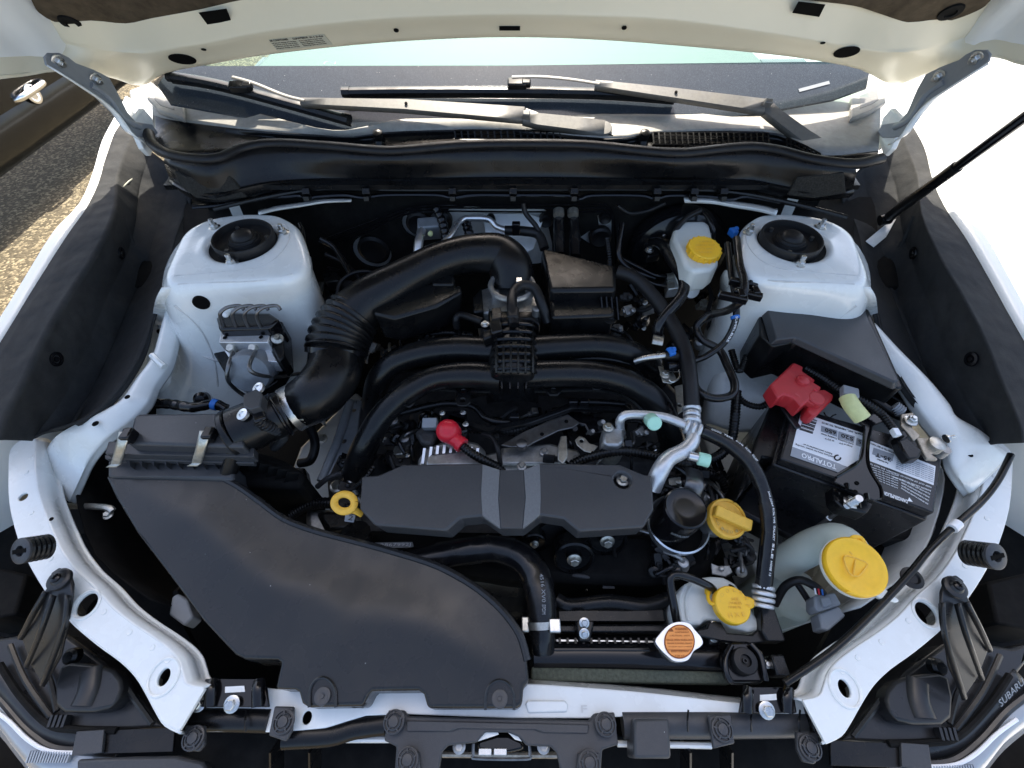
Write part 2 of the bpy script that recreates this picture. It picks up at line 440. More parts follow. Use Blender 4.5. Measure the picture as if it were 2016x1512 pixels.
# pebbled asphalt
m = mat('asphalt', (.10, .09, .07), .9); t = m.node_tree; b = t.nodes['Principled BSDF']
co = t.nodes.new('ShaderNodeTexCoord'); vo = t.nodes.new('ShaderNodeTexVoronoi'); vo.inputs['Scale'].default_value = 75
t.links.new(co.outputs['Object'], vo.inputs['Vector'])
sp = t.nodes.new('ShaderNodeSeparateColor'); t.links.new(vo.outputs['Color'], sp.inputs[0])
cr = t.nodes.new('ShaderNodeValToRGB'); e = cr.color_ramp.elements
e[0].color = (.045, .036, .020, 1); e[1].color = (.26, .215, .135, 1); x_ = cr.color_ramp.elements.new(.6); x_.color = (.085, .068, .040, 1)
t.links.new(sp.outputs[0], cr.inputs[0]); t.links.new(cr.outputs[0], b.inputs['Base Color'])
bp = t.nodes.new('ShaderNodeBump'); bp.inputs['Distance'].default_value = .004; bp.invert = True
t.links.new(vo.outputs['Distance'], bp.inputs['Height']); t.links.new(bp.outputs[0], b.inputs['Normal'])
def mx(pts):                              # the other side of the car (its centre line runs slightly askew in the picture)
    o = []
    for p in pts:
        y = p[1]; xc = 1019 - max(0, y - 467) * .0305
        o.append((2 * xc - p[0], y + max(0, y - 700) * .035) + tuple(p[2:]))
    return o
def both(pts, side): return pts if side < 0 else mx(pts)
def loop(pts, pl=None, res=0): 
    q = L(pts, pl); return cat(q, res, True) if res else q
UP = Vector((0, 0, 1))
def T_(pts, f): return [W(*p) for p in f(pts)]

# ================================================================== ground and what stands beyond the car
g = obj('ground', ([Vector((-40, -40, 0)), Vector((40, -40, 0)), Vector((40, 40, 0)), Vector((-40, 40, 0))], [(0, 1, 2, 3)]), 'asphalt', kind='structure')
g2 = obj('pavement', plate([Vector((1.0, -40, .006)), Vector((39, -40, .006)), Vector((39, 40, .006)), Vector((1.0, 40, .006))], .004), 'concrete', kind='structure')

nc = thing('parked_car', 'dark grey parked car at the left, its door handle shining', 'car')
prof = [(-3.30, .19), (-3.12, .20), (-3.03, .22), (-2.98, .26), (-2.95, .32), (-2.945, .42), (-2.965, .47), (-2.95, .55), (-2.965, .72), (-3.02, .84), (-3.04, .88), (-3.30, 1.30), (-4.1, 1.36)]
ys = [-.6, .9, 1.78, 1.784, 1.79, 1.794, 2.9, 3.9, 5.4]
rows = []
for y in ys:
    d = -.006 if y in (1.784, 1.79) else 0
    rows.append([Vector((x + d, y, z)) for x, z in prof])
obj('body', sheet(rows, lin=True), 'carpaint', nc, ang=30)
hp = WX(62, 178, -2.944)
obj('handle', tube([hp + Vector((-.03, -.13, -.012)), hp + Vector((.012, -.10, 0)), hp + Vector((.02, 0, .004)), hp + Vector((.012, .10, .006)), hp + Vector((-.03, .13, .004))], .017, 10, flat=1.1), 'chrome', nc)
obj('handle_cup', lathe([(.05, 0), (.052, .004), (.045, .006), (.02, -.002)], hp + Vector((-.008, 0, -.02)), (1, 0, .1), 24), 'chrome', nc)
obj('window', ([Vector((-3.034, 1.8, .885)), Vector((-3.034, 5.3, .885)), Vector((-3.288, 5.3, 1.295)), Vector((-3.288, 1.8, 1.295))], [(0, 1, 2, 3)]), 'gloss', nc)

# ================================================================== hood, open
HZ, HS = 2.617, -1.2
HP = (HZ, HS, 0)
hood = thing('hood', 'open white hood with warm bounce tinted into its underside, propped up over the engine bay', 'hood')
hx = [-160, 0, 60, 120, 215, 280, 330, 420, 520, 700, 860, 1008, 1160, 1330, 1500, 1600, 1690, 1755, 1815, 1905, 1960, 2016, 2180]
he = [172, 156, 150, 143, 153, 170, 146, 128, 111, 91, 80, 76, 80, 92, 108, 121, 139, 168, 150, 118, 116, 131, 150]
hc = [-40, 28, 55, 84, 99, 104, 95, 80, 60, 38, 29, 26, 29, 37, 60, 76, 93, 102, 97, 72, 46, 18, -60]
Hn = Vector((0, -HS, 1)).normalized()            # outwards, through the skin
Hup = Vector((0, -1, -HS)).normalized()          # up along the hood
rows = [[], [], [], [], [], [], [], []]
for x, e, c in zip(hx, he, hc):
    pe = W(x, e, HP); pc = W(x, c, HP)
    if x <= 120 or x >= 1905:                   # the sides turn forward along the wings
        X = {-160: -1.0, 0: -.95, 60: -.935, 120: -.91, 1905: .91, 1960: .935, 2016: .95, 2180: 1.0}[x]
        pe, pc = WX(x, e, X), WX(x, c, X)
    rows[0].append(pe + Hn * .006); rows[1].append(pe - Hup * -.006 - Hn * .001)
    rows[2].append(pe.lerp(pc, .5)); rows[3].append(pc - Hup * .006); rows[4].append(pc + Hup * .004 + Hn * .006)
    b = pc + Hup * .05 + Hn * .036; rows[5].append(b); rows[6].append(pc + Hup * .10 + Hn * .046)
    rows[7].append(pc + Hup * .80 + Hn * .05)
hi = obj('inner_panel', sheet(rows, 3, 3), 'hood_warm_bounce', hood, solid=.003, soff=-1, ang=60)
sk = []
for k in (0, 7):
    sk.append([p + Hn * .040 + (Hup * -.0 if k == 0 else Hup * .02) for p in rows[k]])
obj('outer_skin', sheet([rows[0], [a.lerp(b, .03) for a, b in zip(sk[0], sk[1])], [a.lerp(b, .5) + Hn * .02 for a, b in zip(sk[0], sk[1])], sk[1], rows[7]], 3, 4), 'paint_clean', hood, ang=60)
# side shapes: insulation pad
PADP = (HZ + .030 * 1.562, HS, 0)
padl = [(40, -60), (62, 2), (82, 30), (130, 52), (200, 67), (240, 69), (275, 57), (330, 38), (430, 15), (520, -3), (700, -22), (1008, -32), (1300, -24), (1500, -12), (1600, 2), (1680, 12), (1730, 27), (1795, 47), (1850, 46), (1910, 28), (1950, 2), (1975, -60)]
lp = [W(*p, PADP) for p in padl]
top = [p + Hup * .55 for p in (lp[-1], lp[len(lp) // 2], lp[0])]
obj('insulation_pad', plate(cat(lp, 4) + top, .012, down=Hn), 'pad', hood, bev=.004)
for p in ((140, 44), (1872, 22)):
    c = W(p[0], p[1], PADP) - Hn * .001
    obj('pad_fastener', lathe([(.020, 0), (.019, .003), (.010, .004), (.009, .001)], c, -Hn, 20), 'matte', hood)
def hoodhole(px, py, r, ry=None, shape=None, nm='hole', m='void'):
    c = W(px, py, HP); s = S(px, py, HP); ry = ry or r
    if shape: lpx = [W(*q, HP) - Hn * .0022 for q in shape]
    else:
        lpx = [c + Vector((math.cos(a) * r * s, 0, 0)) + Hup * (math.sin(a) * ry * s) - Hn * .0022 for a in [2 * math.pi * i / 22 for i in range(22)]]
    obj(nm, plate(lpx, .001, down=Hn), m, hood)
hoodhole(359, 115, 26, 15); hoodhole(1667, 101, 24, 16); hoodhole(780, 58, 5, 5); hoodhole(1229, 53, 5, 5); hoodhole(401, 96, 5, 3); hoodhole(1620, 83, 5, 3)
hoodhole(168, 123, 8, 4, m='seam'); hoodhole(1867, 107, 8, 4, m='seam')
hoodhole(0, 0, 0, shape=[(983, 50), (1024, 50), (1024, 58), (983, 58)], nm='slot')
for q in ([(391, 18), (446, 10), (455, 34), (408, 41)], [(1572, -4), (1625, 2), (1613, 26), (1560, 18)]):
    PB = (HZ + .036, HS, 0)
    obj('slot', plate([W(*p, PB) - Hn * .007 for p in q], .001, down=Hn), 'void', hood)
st = obj('label', plate([W(*p, HP) - Hn * .0018 for p in ((529, 77), (638, 66), (655, 86), (546, 98))], .0005, down=Hn), 'sticker', hood, label='air conditioner sticker on the hood edge')
def hoodtext(s, p0, p1, h, m='ink'):
    a, b = W(*p0, HP), W(*p1, HP)
    text3(st, s, a, b, -Hn, h * S(*p0, HP), m, .0022)
hoodtext('AIR CONDITIONER', (532, 80), (568, 76.5), 4.5); hoodtext('CLIMATISEUR', (577, 76), (607, 73), 4.5); hoodtext('R134a', (610, 73), (636, 70), 4)
for i in range(4):
    hoodtext('refrigerant charge and oil type', (535 + 3 * i, 84 + 3.4 * i), (583 + 2.5 * i, 79.5 + 3.4 * i), 2)
    hoodtext('fluide frigorigene et huile type', (589 + 3 * i, 79 + 3.2 * i), (634 + 3 * i, 74 + 3.2 * i), 2)
# hinge arms
for side, lab in ((-1, 'grey steel hood hinge arm beside the dark parked car'), (1, 'grey steel hood hinge arm on the prop rod side')):
    hg = thing('hinge_bracket', lab, 'hinge', 'hinge arms of the hood')
    def hb(p, off=0):
        q = p if side < 0 else (2037 - p[0], p[1] - 6 if p[1] < 200 else p[1])
        f = max(0, min(1, (q[1] - 100) / 160))
        return WX(q[0], q[1], side * (.835 - .04 * f + off))
    out = [(88, 112), (95, 104), (118, 104), (136, 113), (150, 124), (185, 137), (215, 152), (232, 182), (252, 222), (268, 240), (300, 245), (312, 262), (300, 272), (268, 270), (245, 255), (222, 222), (190, 192), (150, 165), (112, 141), (92, 128)]
    YZ = (Vector((0, 1, 0)), Vector((0, 0, 1))); SD = Vector((side, 0, 0))
    obj('arm', plate([hb(p) for p in out], .004, down=SD, proj=YZ), 'greyplastic', hg, bev=.0015)
    obj('rib', tube([hb(p) - SD * .001 for p in ((178, 168), (215, 195), (245, 235), (275, 250))], .006, 10), 'greyplastic', hg)
    obj('flange', sheet([[hb(p) for p in ((92, 130), (150, 167), (190, 194), (222, 224), (245, 257), (268, 272))], [hb(p) + Vector((-side * .012, .004, -.012)) for p in ((92, 132), (150, 169), (190, 196), (222, 226), (245, 259), (268, 274))]], 3, 1), 'paint', hg, solid=.003)
    for p in ((112, 121), (186, 156)):
        bolt(hg, hb(p) - SD * .001, .0115, Vector((-side * .8, -.35, -.25)), stud=.5, mat='steel')
    a = hb((290, 255)); 
    obj('base', plate([hb(p) + Vector((0, -.01, -.004)) for p in ((262, 232), (285, 205), (302, 225), (312, 262), (300, 300), (285, 285))], .012, down=SD, proj=YZ), 'paint', hg, bev=.002)

# ================================================================== windscreen, dashboard, cowl, wipers
GP = (.608, .5, 0)
ws = thing('windscreen', 'dusty windscreen with dark printed lower band', 'windscreen')
gx = [(-30, 0)]
obj('pane', plate([W(330, 129, GP), W(1720, 126, GP), Vector((.95, 1.95, .608 + .975)), Vector((-.95, 1.95, .608 + .975))], .004), 'glass', ws)
frit = [(310, 168), (330, 140), (395, 130), (1008, 129), (1640, 121), (1712, 140), (1706, 172), (1640, 196), (1500, 222), (1360, 240), (1200, 240), (1000, 246), (800, 250), (720, 262), (655, 266), (560, 250), (460, 226), (335, 204)]
obj('frit_band', plate([W(*p, GP) for p in frit], .004), 'frit', ws, label='dusty blue-black band along the bottom of the glass')
obj('number_plate_strip', plate([W(*p, (.6095, .5, 0)) for p in ((1572, 175), (1632, 159), (1634, 165), (1574, 181))], .0005), 'greyplastic', ws)
da = thing('dashboard', 'sunlit grey-green dashboard top behind the windscreen', 'dashboard')
DZ = 1.06
obj('dash_top', plate([Vector((-.85, 1.20, DZ)), Vector((.85, 1.20, DZ)), Vector((.8, 2.3, DZ + .02)), Vector((-.8, 2.3, DZ + .02))], .05), 'dash', da, bev=.01)
def dline(pts, w=.004, nm='seam'): obj(nm, tube([W(*p, DZ + .003) for p in pts], w, 6, 3), 'matte', da)
dline([(612, 132), (620, 114), (640, 109), (1008, 106), (1385, 107), (1400, 112), (1412, 130)])
obj('visor_lid', plate([W(*p, DZ + .012) for p in ((858, 78), (866, 92), (890, 96), (1140, 95), (1165, 90), (1172, 78))], .01), 'dash', da, bev=.004)
obj('vent', plate([W(*p, DZ + .004) for p in ((690, 125), (1345, 122), (1350, 127), (695, 131))], .003), 'matte', da)
obj('latch', tube([W(*p, DZ + .008) for p in ((638, 128), (642, 123), (660, 123), (658, 128))], .003, 6, 3), 'greyplastic', da)
for p, q in (((500, 132), (540, 116)), ((1500, 122), (1600, 132))):
    a, b = W(*p, DZ + .003), W(*q, DZ + .003); x0, x1 = sorted((a.x, b.x)); y0, y1 = sorted((a.y, b.y))
    ms = [box(Vector((x0 + (x1 - x0) * (i + .5) / 26, (y0 + y1) / 2, DZ + .003)), (x1 - x0) / 60, max(.1, y1 - y0), .003, (0, 0, 1), (1, 0, 0)) for i in range(26)]
    obj('speaker_grille', join(*ms), 'greyplastic', da)

cw = thing('cowl', 'sun-bleached grey-brown plastic cowl panel below the windscreen', 'cowl')
CPL = 1.147
backe = [(300, 172), (335, 192), (460, 214), (560, 238), (655, 256), (720, 250), (800, 236), (1000, 236), (1200, 226), (1360, 228), (1500, 214), (1640, 190), (1712, 165), (1735, 175)]
fronte = [(302, 228), (340, 238), (460, 254), (560, 262), (680, 268), (722, 265), (800, 259), (1000, 256), (1195, 274), (1300, 262), (1500, 260), (1565, 278), (1620, 308), (1728, 298)]
obj('top', sheet([[W(*p, CPL + .014) for p in backe], [W((a[0] + b[0]) / 2, (a[1] + b[1]) / 2, CPL + .008) for a, b in zip(backe, fronte)], [W(*p, CPL) for p in fronte]], 3, 3), 'cowl', cw, solid=.003)
seal = [(292, 262), (302, 285), (330, 303), (380, 313), (430, 312), (478, 292), (540, 283), (640, 288), (745, 297), (800, 296), (900, 287), (1008, 284), (1150, 286), (1260, 297), (1340, 302), (1420, 294), (1480, 290), (1535, 297), (1600, 314), (1680, 323), (1735, 312)]
def sealy(x):
    for a, b in zip(seal[1:], seal[2:]):
        if a[0] <= x <= b[0]: return a[1] + (b[1] - a[1]) * (x - a[0]) / (b[0] - a[0])
    return 290
obj('lip', sheet([[W(*p, CPL) for p in fronte], [W(p[0], p[1] + 2, CPL - .001) for p in fronte], [W(p[0], p[1] + 3 + .3 * (sealy(p[0]) - p[1]), CPL - .012) for p in fronte], [W(p[0], max(p[1] + 8, sealy(p[0]) + 2), 1.128) for p in fronte]], 3, 3), 'satin', cw, solid=.002)
for q in ([(290, 172), (330, 188), (360, 196), (361, 232), (310, 215), (288, 192)], [(1676, 185), (1722, 165), (1738, 160), (1745, 200), (1715, 218), (1676, 232)]):
    obj('end_cap', plate([W(*p, CPL + .022) for p in q], .012), 'cowl', cw, bev=.003)
    c = sum([W(*p, CPL + .022) for p in q], Vector()) / 6
    obj('recess', plate([c + (W(*p, CPL + .0235) - c) * .55 for p in q], .002), 'wiper', cw, bev=.001)
for p in ((745, 262), (1268, 262)):
    c = W(p[0], p[1] + 6, CPL + .002)
    obj('drain_boss', join(lathe([(.011, -.02), (.012, .0), (.010, .010), (.004, .013)], c, (0, -.3, 1), 18), tube([c + Vector((0, -.004, -.01)), c + Vector((0, -.014, -.03))], .010)), 'satin', cw)
# mesh vents: bars one by one would be under ten pixels, joined
def vent(x0, x1, ya, yb, rowsn, nx, ycurve=lambda f: 0):
    ms = []
    for r in range(rowsn + 1):
        f = r / rowsn
        ms.append(tube([W(x0 + (x1 - x0) * k / 8, ya + (yb - ya) * f + ycurve(k / 8), CPL + .005 - .012 * f) for k in range(9)], .0018, 5, 2))
    for k in range(nx + 1):
        x = x0 + (x1 - x0) * k / nx
        ms.append(beam(W(x, ya + ycurve(k / nx), CPL + .005), W(x + 2, yb + ycurve(k / nx), CPL - .007), .003, .003))
    obj('vent_mesh', join(*ms), 'satin', cw, kind='stuff')
    obj('vent_well', sheet([[W(x0 + (x1 - x0) * k / 8, ya + ycurve(k / 8) - 1, CPL + .002) for k in range(9)], [W(x0 + (x1 - x0) * k / 8, yb + ycurve(k / 8) + 2, CPL - .012) for k in range(9)]], 1, 1), 'void', cw)
vent(895, 1205, 257, 272, 2, 24, lambda f: 20 * max(0, f - .45) ** 1.3)
vent(1285, 1512, 261, 284, 3, 20, lambda f: 1.5 * f)
vent(1548, 1614, 272, 292, 2, 8, lambda f: 30 * f ** 1.2)

obj('cowl_seal', tube([W(*p, 1.15) for p in seal], .0115, 12, 5, flat=.85), 'rubber', label='long wavy black rubber seal along the cowl edge', category='rubber seal')
ci = thing('cowl_insulator', 'wide glossy black panel below the rubber seal at the back', 'panel')
sx = [p for p in seal[2:-1]]
bl = [(345, 365), (385, 392), (430, 398), (480, 390), (540, 378), (640, 368), (745, 366), (800, 366), (900, 366), (1008, 366), (1150, 366), (1260, 366), (1340, 366), (1420, 368), (1480, 372), (1535, 384), (1600, 392), (1672, 385)]
r0 = [W(p[0], p[1] + 6, 1.146) for p in sx]
r3 = [W(q[0], q[1], 1.075) for q in bl]
fm_ = sheet([r0, [a.lerp(b, .12) + Vector((0, -.012, 0)) for a, b in zip(r0, r3)], [a.lerp(b, .7) + Vector((0, -.006, 0)) for a, b in zip(r0, r3)], [a.lerp(b, .74) + Vector((0, -.014, 0)) for a, b in zip(r0, r3)], r3], 3, 3)
obj('face', fm_, 'satin', ci, solid=.004, ang=50)
for q in ([(348, 332), (370, 344), (455, 342), (490, 384), (440, 390), (390, 385), (360, 362)], [(1568, 345), (1660, 336), (1664, 376), (1600, 386), (1548, 380)]):
    hn = [drop(*p, fm_) for p in q]; n_ = sum((h[1] for h in hn), Vector()).normalized()
    obj('foam_pad', plate([h[0] + n_ * .010 for h in hn], .012, down=-n_, proj=(Vector((1, 0, 0)), Vector((0, .3, 1)))), 'foam', ci, bev=.002)
wav = [(380, 408), (440, 402), (500, 388), (560, 386), (590, 384), (606, 390), (625, 386), (680, 383), (715, 388), (760, 383), (860, 383), (890, 388), (930, 383), (1008, 383), (1120, 384), (1140, 391), (1165, 384), (1260, 384), (1290, 390), (1320, 384), (1400, 386), (1435, 392), (1470, 386), (1540, 398), (1600, 410), (1660, 425)]
obj('lower_flange', tube([W(*p, 1.07) for p in wav], .006, 8, 4, flat=.6), 'gloss', ci)
obj('harness', tube([W(*p, 1.075) for p in ((420, 412), (540, 385), (640, 372), (800, 374), (1008, 373), (1300, 373), (1440, 378), (1560, 400), (1668, 428))], .0045, 8, 4), 'satin', ci)
for x in (604, 722, 891, 1010, 1130, 1293, 1366, 1424):
    c = W(x, 378, 1.085)
    obj('clip', join(box(c, .012, .016, .014, (0, -1, 1)), box(c + Vector((0, -.006, -.010)), .010, .012, .02, (0, -1, .3))), 'satin', ci, bev=.001)

# wipers
def chan(path, w, h, z):                  # folded arm channel
    return [W(*p, z) for p in path]
for nm, lab, arm, rod, pivot, joint, blade, clip in (
    ('wiper', 'wiper with its arm lying over the left half of the cowl', [(592, 199), (800, 206), (1032, 224)], [(600, 198), (560, 188), (500, 164), (458, 152)], [(1032, 226), (1060, 232), (1130, 237), (1192, 243)], (1036, 232), [(332, 150), (400, 160), (470, 176), (580, 206), (688, 236)], (468, 166)),
    ('wiper', 'wiper whose blade lies level in the middle of the windscreen', [(1172, 164), (1330, 184), (1506, 208)], [(1180, 165), (1120, 156), (1060, 151), (1008, 152)], [(1506, 205), (1530, 222), (1590, 262), (1655, 300)], (1508, 208), [(674, 181), (800, 179), (1000, 179), (1180, 182), (1330, 192)], (1018, 160))):
    wp = thing(nm, lab, 'wiper', 'windscreen wipers')
    z = 1.205
    zf = lambda p: W(p[0], p[1], (.608 + .045, .5, 0))
    A = [zf(p) for p in arm]
    wd = [.006, .0115, .0155]
    T = (A[-1] - A[0]).normalized(); up = Vector((0, -.45, .9)); sd = T.cross(up).normalized()
    rows = []
    for a, w_ in zip(A, wd):
        rows.append([a + sd * w_ - up * .010, a + sd * w_ * .93, a - sd * w_ * .93, a - sd * w_ - up * .014])
    rows = [r for k in range(2) for r in [[p.lerp(q, f / 4) for p, q in zip(rows[k], rows[k + 1])] for f in range(4)]] + [rows[2]]
    obj('arm', sheet(rows, lin=True), 'wiper', wp, solid=.0025, ang=30)
    hole_c = zf(((arm[1][0] + arm[0][0]) / 2 + 60, (arm[1][1] + arm[0][1]) / 2 + 6))
    obj('rivet', lathe([(.0035, 0), (.003, .002)], A[1] + up * .003, up, 12), 'void', wp)
    obj('rod', tube([zf(p) for p in rod], .0058, 8, 6, flat=.45), 'wiper', wp)
    Pv = [zf(p) - up * .004 * i for i, p in enumerate(pivot)]
    rows = []
    for i, (a, w_) in enumerate(zip(Pv, (.0150, .0135, .015, .017))):
        tt = (Pv[min(i + 1, 3)] - Pv[max(i - 1, 0)]).normalized(); s2 = tt.cross(up).normalized()
        rows.append([a + s2 * w_ - up * .012, a + s2 * w_ * .93, a - s2 * w_ * .93, a - s2 * w_ - up * .016])
    obj('pivot_arm', sheet(rows, lin=True), 'wiper', wp, solid=.0025, ang=30)
    obj('pivot_cap', lathe([(.0172, -.018), (.0175, -.001), (.016, .0012), (.008, .0015)], Pv[-1], up, 22), 'wiper', wp)
    obj('joint', box(zf(joint), .03, .012, .016, T, up), 'wiper', wp, bev=.002)
    Bl = [W(p[0], p[1], (.608 + .020, .5, 0)) for p in blade]
    bd = obj('blade', tube(Bl, .0125, 8, 5, flat=.75), 'satin', wp)
    obj('rubber_lip', sheet([[b - up * .004 for b in Bl], [b - up * .016 + Vector((0, -.004, 0)) for b in Bl]], 4, 1), 'rubber', bd, solid=.003)
    for e in (0, -1):
        obj('end_cap', tube([Bl[e], Bl[e].lerp(Bl[1 if e == 0 else -2], .12)], .0138, 8, 2, flat=.78), 'satin', bd)
    c = zf(clip)
    obj('clip', join(box(c - up * .006, .020, .042, .016, up, (0, 1, 0)), box(c + Vector((.02, 0, -.004)), .014, .02, .014, up, (0, 1, 0))), 'satin', wp, bev=.003)

# ================================================================== painted car body
body = thing('car_body', 'white painted body panels framing the engine bay', 'car body')
for side in (-1, 1):
    B = lambda pts: both(pts, side)
    # outer fender: strip along the bay and the skin falling away outside
    o_ = B([(250, 190, 1.12), (226, 235, 1.10), (203, 280, 1.085), (186, 340, 1.07), (160, 400, 1.06), (108, 458, 1.05), (52, 548, 1.03), (0, 632, 1.015), (-60, 715, 1.0), (-140, 790, .975), (-260, 880, .94), (-360, 1000, .88), (-380, 1120, .80)])
    i_ = B([(262, 200, 1.115), (238, 245, 1.095), (214, 290, 1.08), (199, 345, 1.065), (176, 402, 1.055), (134, 464, 1.045), (78, 552, 1.025), (26, 638, 1.01), (-34, 719, .995), (-114, 794, .97), (-235, 882, .935), (-335, 1002, .875), (-355, 1122, .795)])
    O, I_ = L(o_), L(i_)
    s = Vector((side, 0, 0))
    obj('fender', sheet([[p + s * .06 - UP * .45 for p in O], [p + s * .03 - UP * .12 for p in O], [p + s * .008 - UP * .012 for p in O], O, I_, [p - UP * .03 - s * .004 for p in I_]], 3, 3), 'paint_clean', body, solid=.0015, ang=70)
    # strut tower: top with the round opening, then its front face
    topo = B([(352, 486), (362, 462), (385, 444), (420, 431), (480, 424), (545, 426), (582, 446), (597, 485), (604, 530), (590, 546), (500, 552), (420, 556), (322, 566), (330, 535)])
    if side > 0: topo = mx([(352, 486), (362, 462), (385, 444), (420, 431), (480, 424), (540, 426), (570, 446), (576, 485), (572, 530), (562, 548), (500, 552), (420, 556), (322, 566), (330, 535)])
    hc_ = B([(479, 479)])[0]
    TC = W(*hc_, 1.05); TP = L(topo, 1.05); NA = 56; RK = []
    for k in range(NA):
        a_ = 2 * math.pi * k / NA; dx, dy = math.cos(a_), math.sin(a_); best = .2
        for i in range(len(TP)):
            p, q = TP[i] - TC, TP[(i + 1) % len(TP)] - TC; ex, ey = q.x - p.x, q.y - p.y; den = dx * ey - dy * ex
            if abs(den) > 1e-9:
                t_ = (p.x * ey - p.y * ex) / den; u_ = (p.x * dy - p.y * dx) / den
                if t_ > 0 and -1e-6 <= u_ <= 1 + 1e-6: best = min(best, t_)
        RK.append(best)
    for _ in range(2): RK = [(RK[k - 1] + 2 * RK[k] + RK[(k + 1) % NA]) / 4 for k in range(NA)]
    HR = 65 * S(*hc_, 1.05); rings = []
    for f, o_r, dz in ((None, -.002, -.014), (None, 0, -.002), (None, .006, .0035), (None, .012, .001), (.55, 0, .0), (.93, 0, .0005), (.985, 0, -.003), (1.0, .008, -.012), (1, .014, -.03), (1, .020, -.07), (1, .030, -.13), (1, .042, -.19), (1, .075, -.27), (1, .12, -.32)):
        rg = []
        for k in range(NA):
            a_ = 2 * math.pi * k / NA
            inw = max(0, -side * math.cos(a_)); fwd = max(0, -math.sin(a_)); bk = max(0, math.sin(a_)); wt = .55 * fwd * fwd - .25 * inw * inw + 2.8 * max(0, side * math.cos(a_)) ** 2 * (1 if math.sin(a_) < .3 else .2)
            r_ = (HR + o_r) if f is None else HR + .012 + (RK[k] - HR - .012) * f + o_r * (wt if dz < -.02 else .7)
            wob = .0012 * math.sin(5 * a_ + dz * 40) if dz < -.03 else 0
            rg.append(TC + Vector((math.cos(a_) * (r_ + wob), math.sin(a_) * (r_ + wob), dz)))
        rings.append(rg + [rg[0]])
    obj('strut_tower', sheet(rings, lin=True), 'paint', body, solid=.003, ang=75, sub=1)
    rim = circ(hc_[0], hc_[1], 66.5, 1.0495, 40)
    obj('opening_wall', join(lathe([(.066, -.05), (.066, 0)], W(*hc_, 1.049), (0, 0, 1), 32)), 'matte', body)
    fr = [B([(318, 566), (400, 556), (500, 552), (585, 546), (606, 531), (612, 540)]), B([(306, 590), (390, 580), (490, 574), (572, 568), (609, 552), (616, 565)]),
          B([(300, 625), (380, 632), (478, 636), (560, 632), (612, 600), (622, 615)]), B([(292, 690), (370, 700), (462, 712), (560, 716), (618, 680), (628, 690)]),
          B([(296, 750), (375, 764), (460, 782), (560, 790), (620, 760), (632, 770)]), B([(330, 800), (400, 818), (470, 836), (560, 846), (620, 830), (640, 840)])]
    if side > 0: fr[2] = mx([(300, 625), (380, 640), (478, 655), (550, 655), (590, 620), (600, 640)]); fr[3] = mx([(300, 690), (370, 700), (462, 712), (540, 716), (600, 690), (615, 690)])
    zz = [1.0478, 1.022, .925, .86, .81, .74]
    rows = [[W(*p, z - (0, .012, .035, .035, .035, .135)[k]) for k, p in enumerate(r)] for r, z in zip(fr, zz)]
    tf = sheet(rows, 4, 4); obj('inner_apron', tf, 'paint', body, solid=.003, ang=70)
    tf = join(tf, sheet(rings, lin=True))
    if side < 0:
        for x, y, r in ((397, 594, .0145), (316, 652, .0055), (338, 725, .004)):
            c, n_ = drop(x, y, tf); obj('hole', lathe([(r, -.003), (r, .0045)], c, n_, 24), 'void', body)
        for x, y in ((451, 612), (395, 780), (480, 620)):
            c, n_ = drop(x, y, tf); obj('stud' if x != 395 else 'plug_seat', lathe([(.006, 0), (.006, .010), (.004, .012)] if x != 395 else [(.028, -.002), (.026, .003), (.018, .004), (.016, .0)], c, n_, 20), 'paint', body)
    for b_, w_ in ((B([(345, 545), (400, 541), (455, 536), (505, 530), (545, 510), (568, 480), (570, 455), (560, 442)]), .0026), (B([(352, 560), (430, 556), (520, 552), (575, 540)]), .002), (B([(345, 600), (390, 640), (420, 700), (430, 760)]), .0026), (B([(310, 640), (345, 668), (400, 700), (440, 712)]), .0022)):
        pp_ = [drop(p[0], p[1], tf) for p in b_]
        obj('seam_bead', tube([h + n_ * .0012 for h, n_ in pp_], w_, 6, 4), 'seam', body)
    for k, p in enumerate(B([(350, 530), (362, 508), (372, 484), (520, 545), (480, 549), (440, 552), (400, 555), (330, 610), (322, 640), (345, 690), (340, 720), (352, 750), (390, 745), (420, 790)])):
        h, n_ = drop(p[0], p[1], tf); obj('spot_weld', lathe([(.0042, 0), (.0036, .0012), (.002, .0007)], h, n_, 14), 'paint', body)
    # rear flange of the tower, rail and wing behind
    obj('cowl_side_rail', sheet([[W(*p, 1.06) for p in B([(510, 424), (540, 416), (590, 408), (640, 400), (690, 398)])], [W(*p, 1.062) for p in B([(508, 418), (540, 409), (590, 401), (635, 393), (692, 392)])], [W(*p, 1.02) for p in B([(508, 414), (540, 405), (590, 397), (635, 389), (692, 388)])]], 3, 2), 'paint', body, solid=.003)
    # upper rail running forward under the liner, then widening to the lamp arm
    ro = B([(332, 590, .962), (316, 645, .948), (300, 700, .935), (268, 745, .93), (240, 785, .925), (205, 808, .92), (160, 830, .91), (112, 858, .882), (90, 890, .84), (90, 930, .81)])
    ri = B([(352, 592, .955), (344, 652, .94), (330, 712, .925), (302, 755, .92), (286, 790, .915), (252, 826, .905), (208, 858, .895), (172, 900, .862), (150, 945, .83), (132, 985, .80)])
    if side > 0:
        ro = [(1722, 640, .95), (1768, 690, .945), (1822, 745, .94), (1864, 795, .93), (1880, 822, .925), (1925, 848, .915), (1958, 875, .90), (1985, 895, .885)]
        ri = [(1700, 645, .945), (1742, 700, .94), (1778, 745, .93), (1822, 812, .92), (1868, 872, .905), (1880, 912, .89), (1900, 945, .87), (1915, 965, .85)]
    RO, RI = L(ro), L(ri)
